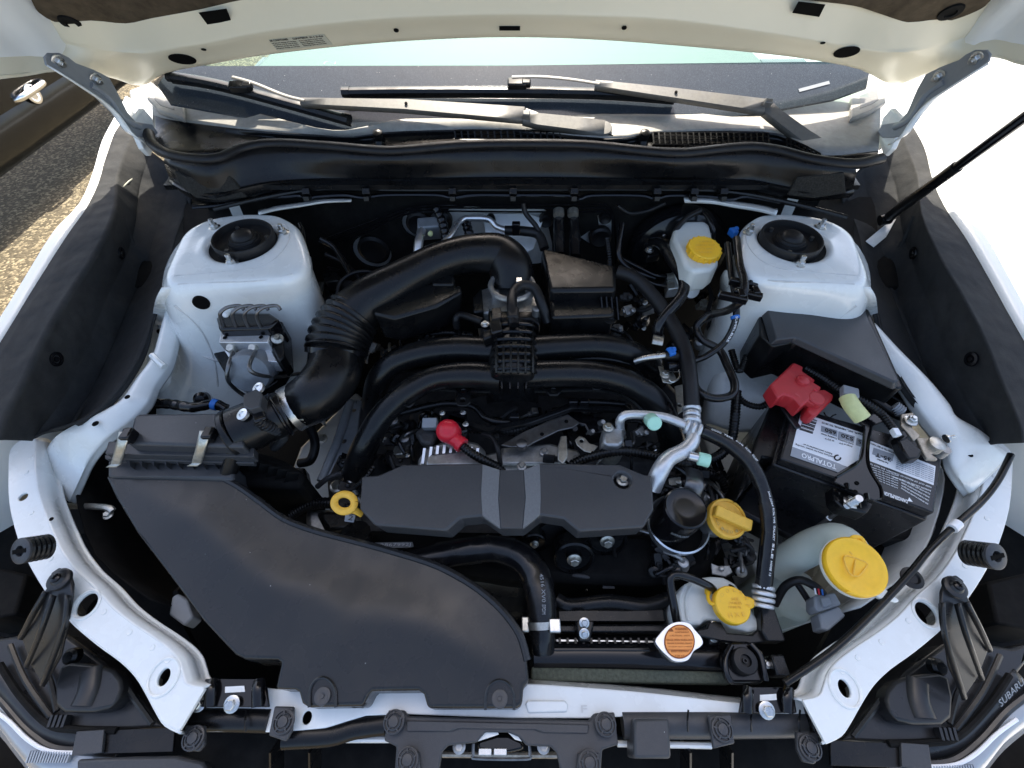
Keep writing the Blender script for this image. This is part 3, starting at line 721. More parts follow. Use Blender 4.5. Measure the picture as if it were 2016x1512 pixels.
    obj('upper_rail', sheet([[p - UP * .02 + Vector((side * .01, 0, 0)) for p in RO], RO, [(a + b) / 2 + UP * .006 for a, b in zip(RO, RI)], RI, [p - UP * .008 - Vector((side * .002, 0, 0)) for p in RI], [p - UP * .022 for p in RI]], 4, 3), 'paint', body, solid=.003, ang=70)
    ao = B([(40, 866), (20, 885), (16, 925), (18, 991), (34, 1057), (54, 1104), (85, 1157), (127, 1211), (185, 1262), (233, 1297), (264, 1328), (286, 1364), (305, 1400), (322, 1425), (352, 1440)])
    ai = B([(404, 1354), (372, 1346), (363, 1324), (355, 1299), (336, 1277), (304, 1253), (265, 1227), (225, 1195), (190, 1156), (153, 1122), (124, 1082), (106, 1044), (90, 1004), (77, 962), (71, 909), (74, 862)])
    APL = (.838, .045, 0)
    hs = [circ(*B([(170, 1190)])[0], 19, APL, 24, 21), circ(*B([(322, 1333)])[0], 11, APL, 20, 15), circ(*B([(45, 978)])[0], 8, APL, 16)]
    if side > 0: hs = hs[:2] + [circ(1792, 1139, 0.1, APL, 6)] if False else hs[:2]
    q = [W(*p, APL) for p in ao]; qi = [W(*p, APL) for p in ai]
    obj('lamp_arm', plate(cat(q, 3) + cat(qi, 3), .006, holes=hs), 'paint', body, bev=.0026, seg=3, ang=50)
    for hcx, rr, ryy in ((B([(170, 1190)])[0], 24, 26), (B([(322, 1333)])[0], 28, 32)):
        rl = [p + UP * .0006 for p in circ(*hcx, rr, APL, 36, ryy)]
        obj('pressed_ring', tube(rl + [rl[0]], .0022, 6, 1, straight=True, flat=.8), 'paint', body)
        obj('arm_void', plate([p - UP * .03 for p in circ(*hcx, 26, APL, 20)], .002), 'void', body)
    obj('arm_flange', sheet([[p - UP * .0012 + Vector((side * .004, -.002, 0)) for p in qi], [p - UP * .010 - Vector((side * .004, -.003, 0)) for p in qi], [p - UP * .034 - Vector((side * .004, -.004, 0)) for p in qi], [p - UP * .037 - Vector((side * .010, -.009, 0)) for p in qi]], 4, 3), 'paint', body, solid=.003, ang=70)
    obj('arm_outer_wall', sheet([[p - UP * .0012 - Vector((side * .004, 0, 0)) for p in q], [p - UP * .012 + Vector((side * .003, 0, 0)) for p in q], [p - UP * .09 + Vector((side * .012, 0, 0)) for p in q]], 3, 1), 'paint', body, solid=.003)
    for p in B([(60, 900), (52, 930), (62, 1010), (78, 1060), (100, 1100), (140, 1150), (205, 1205), (255, 1245), (300, 1275), (330, 1300)]):
        obj('spot_weld', lathe([(.0042, 0), (.0036, .0010), (.002, .0006)], W(p[0], p[1], APL), n=14), 'paint', body)
    # wheel arch wall inside the bay, low
    lo = [W(*p, .80) for p in B([(300, 760), (240, 830), (165, 900), (150, 960), (190, 1090), (300, 1180)])]
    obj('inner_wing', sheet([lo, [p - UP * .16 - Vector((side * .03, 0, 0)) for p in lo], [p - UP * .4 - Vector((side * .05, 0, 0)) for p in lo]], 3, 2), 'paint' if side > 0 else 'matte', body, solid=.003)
for side in (-1, 1):                       # dark closing panels behind the towers and under the rails
    B = lambda pts: both(pts, side)
    obj('closing_panel', plate([Vector((side * .56, 1.01, .70)), Vector((side * .76, 1.01, .70)), Vector((side * .72, 1.01, 1.12)), Vector((side * .56, 1.01, 1.12))], .004, down=Vector((0, 1, 0)), proj=(Vector((1, 0, 0)), Vector((0, 0, 1)))), 'matte', body)
    obj('closing_panel', plate([Vector((side * .56, .80, .93)), Vector((side * .90, .80, .93)), Vector((side * .90, 1.05, 1.0)), Vector((side * .56, 1.05, 1.0))], .01), 'matte', body)
    obj('wing_floor', plate([Vector((side * .70, .34, .66)), Vector((side * .95, .34, .66)), Vector((side * .95, 1.02, .70)), Vector((side * .70, 1.02, .70))], .01), 'matte', body)
    # dark well under the lamp arm and lamp
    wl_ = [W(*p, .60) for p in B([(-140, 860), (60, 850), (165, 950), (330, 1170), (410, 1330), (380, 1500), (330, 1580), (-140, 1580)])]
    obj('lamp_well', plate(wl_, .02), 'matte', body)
obj('plenum_tray', plate([Vector((-.74, .93, 1.095)), Vector((.74, .93, 1.095)), Vector((.76, 1.14, 1.10)), Vector((-.76, 1.14, 1.10))], .01), 'satin', cw)
for q in ([(252, 178), (300, 160), (318, 178), (306, 250), (290, 266), (262, 228)], [(1782, 178), (1745, 158), (1722, 176), (1736, 250), (1752, 266), (1775, 228)]):
    obj('pillar_base', plate([W(*p, 1.125) for p in q], .04), 'paint_clean', body, bev=.006)
# holes in the towers and rails
for q in ((259, 789, 5, .925), (197, 841, 6, .905), (112, 1027, 4, .845), (1800, 757, 5, .925), (1900, 902, 5, .89)): hole(body, q[0], q[1], q[2], q[3], lift=.012)
# radiator support: white cross member
RS = (.800, .03, 0)
rs = [(392, 1352), (470, 1350), (545, 1356), (1040, 1346), (1250, 1362), (1450, 1384), (1600, 1372), (1640, 1446), (1600, 1406), (1450, 1412), (1240, 1410), (1160, 1414), (1008, 1414), (800, 1406), (720, 1409), (680, 1421), (640, 1434), (560, 1442), (352, 1440)]
obj('radiator_support', plate([W(*p, RS) for p in rs], .004, holes=[circ(604, 1413, 9, RS, 18, 11)]), 'paint', body, bev=.0015)
obj('hole_void', plate([p - UP * .02 for p in circ(604, 1413, 14, RS, 18)], .002), 'void', body)
sb = [(1040, 1346), (1250, 1362), (1450, 1384), (1560, 1392)]
obj('support_step', sheet([[W(*p, RS) for p in sb], [W(p[0], p[1] - 3, .792) for p in sb], [W(p[0], p[1] - 10, .765) for p in sb], [W(p[0], p[1] - 12, .72) for p in sb]], 4, 3), 'paint', body, solid=.003)
e1 = [W(*p, (.8035, .03, 0)) for p in ((1034, 1385), (1040, 1378), (1112, 1379), (1118, 1386), (1116, 1402), (1040, 1404))]
obj('pressed_pad', plate(e1, .004), 'paint', body, bev=.002, seg=3)
text(body, 'F', (1142, 1403), (1154, 1403), RS, 12, 'seam', .0016)
obj('front_lower_member', tube([W(*p, .775) for p in ((660, 1456), (800, 1456))], .004, 8, 2), 'paint_clean', body)
obj('front_lower_member', tube([W(*p, .775) for p in ((1215, 1464), (1400, 1468))], .004, 8, 2), 'paint_clean', body)
# firewall
obj('firewall', plate([Vector((-.72, .99, .33)), Vector((.72, .99, .33)), Vector((.66, .99, 1.09)), Vector((-.66, .99, 1.09))], .004, down=Vector((0, 1, 0)), proj=(Vector((1, 0, 0)), Vector((0, 0, 1)))), 'paint', body)
fi = thing('firewall_insulator', 'black sound-deadening panel over the firewall with cut-outs', 'panel')
YI = .965
def WYl(pts, Y=YI): return [WY(*p, Y) for p in pts]
def circY(px, py, r, Y, n=24):
    c = WY(px, py, Y); s = (Y / ray(px, py).y) / FPX
    return [c + Vector((math.cos(a) * r * s, 0, math.sin(a) * r * s)) for a in [2 * math.pi * i / n for i in range(n)]]
outer = [Vector((-.68, YI, .34)), Vector((.68, YI, .34)), Vector((.62, YI, 1.075)), Vector((-.62, YI, 1.075))]
holes = [circY(733, 496, 37, YI), circY(822, 442, 30, YI), cat(WYl([(884, 412), (1008, 411), (1070, 412), (1076, 432), (1088, 500), (1060, 520), (930, 518), (888, 470)]), 3, True), WYl([(1142, 468), (1160, 455), (1180, 450), (1176, 425), (1190, 416), (1204, 425), (1204, 468), (1170, 486)])]
obj('sheet', plate(outer, .004, holes=holes, down=Vector((0, 1, 0)), proj=(Vector((1, 0, 0)), Vector((0, 0, 1)))), 'matte', fi, bev=.001)
for q in ((735, 494, 31), (824, 442, 25), (868, 438, 22), (1075, 437, 14), (1182, 470, 22), (1192, 432, 12), (966, 436, 10)):
    c = WY(q[0], q[1], YI - .004); s = (YI / ray(q[0], q[1]).y) / FPX
    obj('grommet', lathe([(q[2] * s, .01), (q[2] * s, -.004), (q[2] * s * .8, -.008), (q[2] * s * .4, -.004)], c + Vector((0, .006, 0)), (0, 1, 0), 26), 'rubber', fi)
for k in range(3):
    obj('brake_line', tube([WY(*p, .945) for p in ((640, 470 + k * 9), (720, 440 + k * 9), (800, 412 + k * 5), (860, 404 + k * 6), (1008, 403 + k * 7), (1150, 403 + k * 7), (1195, 405 + k * 7), (1210, 440 + k * 4), (1212, 520))], .0022, 6, 5), 'gloss', fi)
# bumper below the lamps, closing the front
def bump(x, z, k): return Vector((x, -.075 - .10 * (1 - (x / .92) ** 2) * k + .16 * max(0, abs(x) - .72) * 2, z))
obj('bumper', sheet([[bump(-.92 + 1.84 * i / 16, z, k) for i in range(17)] for z, k in ((.655, .35), (.62, .7), (.50, 1.0), (.40, .95), (.28, .7))], 2, 3), 'paint_clean', body, solid=.003, ang=70)
obj('bumper_grille', sheet([[bump(-.45 + .9 * i / 8, z, 1.04) - Vector((0, .004, 0)) for i in range(9)] for z in (.44, .32)], 2, 2), 'satin', body, solid=.003)
# bay floor and the cross member far below
ft = obj('undertray', plate([Vector((-.84, -.09, .33)), Vector((.84, -.09, .33)), Vector((.84, 1.05, .33)), Vector((-.84, 1.05, .33))], .01), 'void', label='dark undertray glimpsed below the engine', category='undertray')
# ================================================================== felt wing liners
for side, lab in ((-1, 'black felt wing liner on the side of the parked car'), (1, 'black felt wing liner beside the battery and fuse box')):
    B = lambda pts: both(pts, side)
    lin = thing('wing_liner', lab, 'liner', 'felt wing liners')
    st = [
     [(236, 238, 1.095), (262, 268, 1.085), (300, 300, 1.06), (340, 330, 1.05), (372, 360, 1.03), (380, 380, 1.02)],
     [(200, 345, 1.062), (232, 345, 1.06), (275, 370, 1.02), (330, 385, 1.0), (366, 405, .99), (374, 425, .97)],
     [(178, 404, 1.052), (224, 420, 1.055), (262, 450, .99), (296, 500, .955), (345, 465, .975), (362, 480, .96)],
     [(136, 466, 1.042), (188, 500, 1.045), (238, 520, .975), (286, 535, .925), (325, 545, .955), (334, 552, .95)],
     [(80, 554, 1.022), (140, 575, 1.035), (200, 600, .965), (255, 605, .915), (304, 610, .945), (308, 625, .94)],
     [(28, 640, 1.008), (92, 656, 1.02), (165, 690, .945), (218, 695, .90), (278, 690, .935), (286, 700, .925)],
     [(-12, 706, .995), (52, 740, 1.0), (125, 775, .925), (176, 782, .885), (240, 756, .93), (248, 765, .92)],
     [(-60, 800, .975), (8, 830, .98), (80, 838, .91), (140, 842, .88), (196, 806, .92), (205, 812, .91)],
     [(-70, 868, .955), (0, 866, .965), (60, 868, .91), (100, 848, .905), (150, 836, .915), (170, 830, .905)]]
    rows = []
    for r in st:
        P_ = [W(*p) for p in B(r)]; Q_ = [P_[0]]
        for i in range(1, 5): Q_ += [P_[i].lerp(P_[i - 1], .16), P_[i], P_[i].lerp(P_[i + 1], .16)]
        rows.append(Q_ + [P_[5]])
    fm = sheet(rows, 3, 4)
    obj('moulding', fm, 'felt', lin, solid=.004, ang=70)
    cr = [drop(p[0], p[1], fm)[0] for p in B([(238, 425), (262, 480), (290, 528), (268, 590), (225, 680), (178, 775), (142, 838)])]
    obj('pressed_crease', tube(cr, .005, 6, 5, flat=.7), 'felt', lin)
    for p in B([(234, 498), (106, 707)]):
        c, nrm = drop(p[0], p[1], fm); c = c + nrm * .003
        obj('push_pin', lathe([(.0135, 0), (.013, .003), (.008, .0035), (.0075, .001), (.005, .001), (.004, .004)], c, nrm, 22), 'gloss', lin)
    if side < 0:
        c = [drop(*p, fm)[0] + UP * .004 for p in ((178, 422), (184, 400), (196, 398), (265, 352), (210, 402))]
        obj('tear_flap', plate(c, .002), 'sticker', lin)
    else:
        c = [drop(*p, fm)[0] + UP * .006 for p in ((1702, 478), (1738, 448), (1762, 434), (1742, 470), (1718, 490))]
        obj('bracket_edge', plate(c, .003), 'paint', lin, bev=.001)
def T(pts, pl=None): return [W(p[0], p[1], p[2] if len(p) > 2 else pl) for p in pts]
def rpx(px, py, pl, r): return r * S(px, py, pl)
def hosepx(name, pts, r, mat, parent=None, pl=None, n=12, res=7, **k):
    q = T(pts, pl); m_ = pts[len(pts) // 2]; z = m_[2] if len(m_) > 2 else pl
    s = S(m_[0], m_[1], z); kk = {a: k.pop(a) for a in ('corr', 'amp', 'flat', 'caps') if a in k}
    rr = [a * s for a in r] if isinstance(r, (list, tuple)) else r * s
    return obj(name, tube(q, rr, n, res, **kk), mat, parent, **k)
def poly(name, pts, pl, th, mat, parent=None, bev=.002, res=0, holes=(), down=Vector((0, 0, -1)), inset=0, **k):
    return obj(name, plate(loop(pts, pl, res), th, holes=holes, down=down, inset=inset), mat, parent, bev=bev, **k)

def clutter(x, y, z, k):
    a = random.uniform(0, 6.28); ax = Vector((random.uniform(-.5, .5), random.uniform(-.8, .1), 1)).normalized(); c = W(x, y, z)
    m_ = random.choice(('satin', 'satin', 'gloss', 'rubber', 'block', 'castalu', 'darksteel') if k else ('satin', 'gloss', 'matte', 'block'))
    kind = random.randrange(4); d = Vector((math.cos(a), math.sin(a), random.uniform(-.4, .4)))
    if kind == 0: m = tube([c - d * .03, c - d * .01 + UP * .008, c + d * .012 + UP * .004, c + d * .035 - UP * .01], random.uniform(.003, .006), 8, 5)
    elif kind == 1: m = join(lathe([(.012, -.02), (.013, -.004), (.010, 0), (.010, .010), (.006, .012)], c, ax, 18), tube([c + ax * .008, c + ax * .02 + d * .008, c + d * .035 + ax * .012], .004, 8, 4))
    elif kind == 2: m = join(plate([c + Vector(q) for q in ((-.018, -.008, 0), (.004, -.012, 0), (.020, -.004, -.004), (.018, .008, -.004), (-.004, .006, 0), (-.016, .010, .002))], .004), lathe([(.005, 0), (.005, .006), (.003, .007)], c, ax, 6))
    else: m = join(box(c, .022, .015, .014, ax, d), box(c + d * .012 - ax * .002, .012, .010, .010, ax, d), tube([c + d * .016, c + d * .03 - UP * .004, c + d * .04 - UP * .02], .003, 8, 4))
    return obj('fitting', m, m_, en, bev=.0012)
# ================================================================== engine core
en = thing('engine', 'dark flat engine block with cast metal parts under the black manifold', 'engine')
poly('crankcase', [(690, 800), (760, 720), (1290, 720), (1370, 800), (1400, 960), (1400, 1120), (1250, 1180), (860, 1130), (650, 1060), (640, 940)], .66, .25, 'block', en, .02)
poly('cylinder_cover', [(650, 960), (700, 900), (760, 880), (770, 1060), (680, 1075), (640, 1040)], .72, .2, 'block', en, .02)
poly('timing_cover', [(700, 1040), (1300, 1050), (1420, 1060), (1400, 1130), (1280, 1150), (1000, 1140), (760, 1110)], .745, .3, 'matte', en, .015)
poly('intake_valley', [(800, 800), (960, 765), (1060, 765), (1240, 790), (1330, 860), (1300, 930), (1100, 925), (960, 930), (820, 920)], .74, .2, 'block', en, .02)
poly('cast_cover', [(985, 880), (1085, 872), (1140, 885), (1150, 912), (1060, 915), (985, 915)], .815, .08, 'castalu', en, .006)
poly('cast_cover', [(930, 900), (1010, 880), (1040, 905), (1040, 928), (930, 930)], .80, .08, 'castalu', en, .005)
poly('guard_plate', [(985, 876), (1030, 850), (1085, 825), (1118, 815), (1142, 832), (1128, 842), (1100, 848), (1050, 872), (1040, 878), (1004, 880)], .845, .004, 'darksteel', en, .0015)
for x, y in ((1067, 855), (1115, 830)): hole(en, x, y, 4, .8455)
obj('guard_boss', lathe([(.010, -.01), (.010, .004), (.006, .006)], W(1027, 874, .846), n=18), 'darksteel', en)
obj('lifting_eye', plate(T([(1104, 858), (1116, 857), (1118, 900), (1108, 914), (1098, 905), (1098, 880)], .86), .006), 'zinc', en, bev=.002)
obj('bracket_tab', plate(T([(1132, 866), (1140, 858), (1152, 862), (1160, 872), (1178, 878), (1165, 892), (1150, 888), (1136, 876)], .858), .003, holes=[circ(1145, 868, 4, .858, 12)]), 'zinc', en, bev=.001)
for x, y in ((1071, 890), (1027, 918), (1135, 905)): bolt(en, W(x, y, .82), .009, mat='castalu')
poly('harness_rail', [(880, 812), (960, 838), (1050, 820), (1130, 795), (1240, 800), (1240, 808), (1130, 804), (1050, 832), (960, 850), (880, 824)], .86, .012, 'satin', en, .003)
hosepx('wiring_loom', [(780, 815, .85), (870, 795, .85), (930, 800, .85), (960, 825, .85), (1010, 832, .85), (1060, 825, .85), (1110, 805, .85), (1150, 792, .85), (1230, 796, .85)], 7, 'satin', en)
hosepx('wiring_loom', [(920, 845, .84), (960, 846, .84), (1010, 848, .84), (1050, 832, .84)], 8, 'satin', en, corr=.006)
for x in (1013, 1128, 1150):
    obj('loom_clip', box(W(x, 822 - (x > 1100) * 30, .865), .018, .012, .016), 'gloss', en, bev=.002)
poly('sensor_block', [(1085, 800), (1125, 800), (1150, 812), (1190, 822), (1190, 850), (1160, 858), (1150, 838), (1110, 830)], .825, .04, 'gloss', en, .005)
for x, y, r in ((1175, 812, 10), (1185, 832, 7), (1130, 845, 9), (1165, 850, 6)):
    obj('connector', lathe([(r * .0009, -.02), (r * .0009, .004), (r * .0006, .008)], W(x, y, .832), (.2, -.4, 1), 14), 'satin' if r > 7 else 'castalu', en)
# pulleys in front of the cover
for x, y, r, tl in ((1052, 1070, 24, 'idler'), (1130, 1100, 40, 'water'), (1195, 1064, 40, 'pump')):
    z = .775; s = S(x, y, z); c = W(x, y, z); ax = (0, -1, .55)
    p = obj('pulley', lathe([(r * s, -.03), (r * s, 0), (r * s * .9, .002), (r * s * .86, -.006), (r * s * .4, -.008), (r * s * .35, .0), (r * s * .2, .002)], c, ax, 36), 'satin', en)
    bolt(p, c + Vector(ax).normalized() * .001, r * s * .36, ax, mat='zinc', name='pulley_bolt')
ms = [lathe([(.062 - .0015 * (k % 2), -.004 * k), (.062 - .0015 * (k % 2), -.004 * (k + 1))], W(1105, 1075, .74), (.1, -1, .5), 36) for k in range(8)]
obj('ribbed_belt', join(*ms), 'rubber', en)
ms = [lathe([(.05 - .002 * (k % 2), -.005 * k), (.05 - .002 * (k % 2), -.005 * (k + 1))], W(1172, 1128, .66), (0, -.9, .7), 30) for k in range(8)]
obj('crank_pulley', join(*ms), 'rubber', en)
poly('serial_plate', [(738, 1068), (812, 1067), (815, 1077), (740, 1079)], .76, .002, 'label_grey', en, .0005)
text(en, '2867992J', (748, 1076), (808, 1075), .762, 6, 'print_white')
hosepx('coolant_stub', [(700, 1048, .80), (706, 1070, .77)], 28, 'satin', en)

# manifold
mf = thing('intake_manifold', 'black four-runner plastic intake manifold with a gridded centre', 'intake manifold')
MZ = .925
run = (([(985, 692, .935), (900, 687, .935), (830, 695, .93), (775, 715, .915), (745, 750, .88), (735, 800, .80)], [27, 26, 25, 24, 24, 25]),
       ([(985, 742, .93), (915, 738, .93), (850, 747, .925), (795, 778, .91), (750, 822, .885), (718, 880, .84), (702, 930, .77)], [27, 26, 24, 24, 24, 26, 30]),
       ([(1035, 690, .935), (1110, 684, .935), (1180, 682, .93), (1235, 692, .915), (1275, 715, .88), (1295, 750, .82)], [27, 26, 25, 24, 23, 22]),
       ([(1035, 738, .93), (1110, 735, .93), (1180, 738, .925), (1240, 755, .91), (1285, 785, .89), (1312, 830, .85), (1325, 880, .78)], [27, 26, 25, 25, 25, 25, 28]))
for pts, rr in run:
    hosepx('runner', pts, rr, 'satin', mf, n=20, ang=60)
# centre body, slightly domed, with raised ribs
cb = [[(962, 640), (985, 628), (1030, 628), (1055, 640)], [(958, 665), (980, 650), (1034, 650), (1060, 665)], [(955, 700), (978, 688), (1040, 688), (1064, 700)], [(953, 745), (975, 732), (1042, 732), (1066, 745)], [(956, 766), (978, 760), (1040, 760), (1062, 766)]]
zz = [[.90, .955, .955, .90], [.91, .97, .97, .91], [.915, .975, .975, .915], [.91, .965, .965, .91], [.89, .925, .925, .89]]
rows = [[W(p[0], p[1], z) for p, z in zip(r, zr)] for r, zr in zip(cb, zz)]
obj('plenum', sheet([[p - UP * .05 for p in rows[0]]] + rows + [[p - UP * .05 for p in rows[-1]]], 5, 4), 'satin', mf, ang=60)
# rib grid: every rib its own piece
for k in range(6):
    x0 = 977 + k * 14.4
    obj('rib', tube([W(x0 + (0 if i < 1 else -.5 * (3 - k) * .0), y, z) for i, (y, z) in enumerate(((636, .962), (665, .979), (700, .983), (735, .974)))], .0024, 6, 4, flat=1.6), 'satin', mf)
for k in range(7):
    y = 640 + k * 14.5; z = .970 + .012 * math.sin(math.pi * (k + 1) / 8)
    obj('rib', tube([W(968, y + 7, z - .022), W(977, y, z), W(1010, y - 2, z + .002), W(1045, y, z), W(1056, y + 7, z - .022)], .0022, 6, 4, flat=1.6), 'satin', mf)
for k in range(4):
    obj('web', beam(W(978 + k * 16 + 10, 758, .94), W(978 + k * 16 + 10, 772, .90), .003, .014), 'satin', mf)
obj('collar', plate(T([(958, 602), (965, 592), (1050, 590), (1062, 600), (1062, 640), (1045, 628), (985, 628), (965, 640)], .955), .03), 'satin', mf, bev=.005)
fl = [(742, 840, .87), (790, 790, .885), (850, 765, .895), (920, 768, .895), (1060, 768, .895), (1180, 766, .895), (1240, 782, .885), (1290, 830, .86)]
obj('lower_flange', tube(T(fl), .0065, 8, 6, flat=.7), 'satin', mf)
for q, hl in (([(898, 756), (925, 756), (927, 792), (918, 799), (902, 799), (897, 792)], ((912, 770), (911, 788))), ([(1060, 758), (1108, 760), (1104, 772), (1098, 778), (1082, 778), (1076, 770)], ((1090, 768),)), ([(1162, 743), (1184, 741), (1186, 762), (1178, 768), (1168, 766), (1162, 758)], ((1174, 754),)), ([(790, 780), (815, 764), (820, 775), (815, 795), (805, 802), (793, 798)], ((806, 788),))):
    poly('mounting_tab', q, .905, .005, 'satin', mf, .0015, holes=[circ(h_[0], h_[1], 5, .905, 12) for h_ in hl])
hosepx('vapour_tube', [(1000, 706, .925), (1060, 708, .925), (1180, 706, .92), (1240, 716, .90)], 5, 'satin', mf)
hosepx('vapour_tube', [(760, 730, .90), (830, 716, .91), (900, 712, .915), (950, 712, .925)], 5, 'satin', mf)
poly('clip_plate', [(1118, 702), (1150, 698), (1155, 706), (1124, 712)], .925, .006, 'satin', mf, .002)

# throttle body and what plugs into it
tb = thing('throttle_body', 'cast aluminium throttle body between the two black resonator boxes', 'throttle body')
poly('housing', [(935, 590), (945, 570), (968, 562), (1050, 560), (1062, 572), (1066, 600), (1060, 618), (940, 616)], .955, .08, 'castalu', tb, .006)
obj('bore_ring', tube(circ(1008, 562, 42, .985, 28), .006, 8, 1, straight=True), 'castalu', tb)
for x, y in ((975, 575), (1042, 572), (1056, 610)):
    obj('boss', lathe([(.009, -.04), (.009, .004), (.006, .006)], W(x, y, .968), n=16), 'castalu', tb)
poly('motor_cover', [(930, 585), (948, 565), (952, 612), (932, 615)], .965, .05, 'satin', tb, .004)
obj('clamp_screw', box(W(1022, 555, 1.0), .012, .014, .012), 'steel', tb, bev=.001)
hosepx('breather_hose', [(1012, 640, .99), (1008, 605, 1.0), (1010, 578, 1.0), (1028, 562, 1.0), (1052, 568, .995), (1066, 598, .98), (1078, 634, .95)], 10, 'rubber', label='black breather hose looping over the throttle body', category='hose')
obj('hose_end', box(W(1010, 620, .995), .022, .03, .02), 'rubber', tb, bev=.004)
ms_ = thing('pressure_sensor', 'small black sensor with one bolt in front of the throttle body', 'sensor')
poly('case', [(962, 632), (985, 625), (990, 650), (968, 656)], .995, .02, 'gloss', ms_, .003)
poly('mount', [(948, 640), (966, 634), (972, 660), (952, 668)], .985, .02, 'satin', ms_, .003)
poly('plug', [(968, 606), (986, 604), (988, 626), (968, 630)], .99, .018, 'satin', ms_, .002)
bolt(ms_, W(955, 639, .988), .008)
obj('small_hose', tube(T([(900, 645, .93), (898, 628, .95), (908, 620, .955), (950, 633, .965)]), .0075, 10), 'rubber', label='short bent black hose left of the pressure sensor', category='hose')

# intake pipe from the air cleaner up over the engine
ip = thing('intake_pipe', 'long black intake pipe with bellows running to the throttle body', 'intake pipe')
hosepx('elbow', [(586, 800, .90), (625, 776, .925), (656, 735, .93), (664, 690, .93)], [46, 50, 52, 55], 'satin', ip, n=24, ang=60)
hosepx('lower_end', [(540, 822, .89), (590, 797, .905)], [42, 43], 'satin', ip, n=24)
bel = T([(662, 694, .935), (668, 668, .945), (682, 640, .955), (702, 612, .965)])
s_ = S(675, 655, .945)
bl_ = tube(bel, [55 * s_, 56 * s_, 55 * s_, 50 * s_], 28, 8, corr=.0125, amp=.055)
obj('bellows', bl_, 'satin', ip, ang=75)
hosepx('upper_tube', [(698, 618, .965), (735, 585, .985), (800, 548, 1.0), (865, 515, 1.01), (930, 500, 1.01), (982, 503, 1.0), (1006, 530, .985), (1008, 570, .955)], [47, 42, 37, 36, 38, 42, 44, 42], 'satin', ip, n=26, res=9, ang=60)
obj('clamp_ring', tube([bel[0] - UP * .004, bel[0].lerp(bel[1], .3)], 58 * s_, 28, 2), 'gloss', ip)
k0, k1 = T([(570, 808, .905), (592, 796, .908)])
cb_ = obj('hose_clamp', tube([k0, k1], 47 * S(580, 800, .905), 30, 2), 'steel', ip)
obj('clamp_screw', box(W(592, 822, .915), .02, .016, .014), 'zinc', cb_, bev=.002)
text(ip, 'M', (648, 723), (660, 723), .995, 10, 'gloss', .0)

rb = thing('resonator', 'angular black plastic resonator box behind the left runners', 'resonator', 'resonator boxes')
poly('box', [(733, 618), (738, 602), (790, 560), (858, 556), (908, 562), (910, 575), (860, 602), (776, 626)], .995, .07, 'satin', rb, .006, inset=-.08)
poly('mounting_lug', [(846, 535), (880, 526), (895, 540), (893, 560), (850, 560)], 1.0, .03, 'satin', rb, .004)
rb2 = thing('resonator', 'tall black plastic resonator box left of the brake reservoir', 'resonator', 'resonator boxes')
poly('box', [(1066, 492), (1078, 489), (1130, 502), (1212, 522), (1214, 570), (1084, 572)], 1.0, .09, 'satin', rb2, .008)
poly('front_step', [(1082, 574), (1212, 574), (1210, 620), (1085, 625)], .975, .08, 'satin', rb2, .006)
for k in range(4): obj('rib', beam(W(1182 + k * 10, 585, .985), W(1186 + k * 10, 630, .955), .0025, .012), 'satin', rb2)
bolt(rb2, W(1200, 630, .955), .013, mat='satin')

# alternator with red boot
al = thing('alternator', 'alternator with finned aluminium housing half hidden by the belt cover', 'alternator')
poly('housing', [(822, 905), (838, 880), (870, 868), (905, 862), (940, 870), (955, 885), (962, 920), (820, 925)], .835, .09, 'castalu', al, .01)
for k in range(9):
    x = 838 + k * 13
    obj('fin', beam(W(x, 884 - 6 * math.sin(k / 8 * math.pi), .845), W(x - 4, 914, .835), .005, .02), 'alu', al)
poly('end_frame', [(838, 905), (850, 893), (900, 888), (952, 892), (958, 914), (838, 916)], .853, .012, 'castalu', al, .004)
poly('rear_cover', [(866, 808), (918, 806), (922, 850), (880, 858), (868, 850)], .86, .04, 'gloss', al, .005)
for x, y in ((871, 813), (912, 812), (917, 835)): bolt(al, W(x, y, .862), .006)
obj('plug', box(W(847, 835, .86), .02, .028, .022, (0, -.3, 1), (0, 1, 0)), 'greyplastic', al, bev=.002)
poly('shield', [(815, 850), (838, 832), (862, 850), (850, 875), (830, 872)], .845, .02, 'block', al, .006)
rc = thing('terminal_boot', 'bright red rubber boot on the alternator terminal', 'terminal boot')
rcc = W(881, 848, .895)
obj('dome', lathe([(.021, -.022), (.022, -.004), (.020, .006), (.014, .013), (.005, .016)], rcc, (-.15, -.35, 1), 26), 'red', rc)
obj('sleeve', tube(T([(884, 858, .885), (900, 868, .885), (909, 876, .883)]), [.014, .013, .012], 14, 4), 'red', rc)
obj('collar', tube(T([(904, 872, .884), (911, 878, .883)]), .0145, 14, 2), 'red', rc)
hosepx('charging_cable', [(903, 872, .883), (925, 890, .88), (950, 905, .875), (975, 918, .86), (990, 930, .85)], 9, 'satin', corr=.0055, amp=.06, label='black corrugated cable leaving the red boot', category='cable')
hosepx('vacuum_tube', [(950, 855, .86), (970, 862, .87), (980, 885, .87), (985, 915, .85)], 5, 'rubber', label='thin black tube standing beside the red boot cable', category='tube')

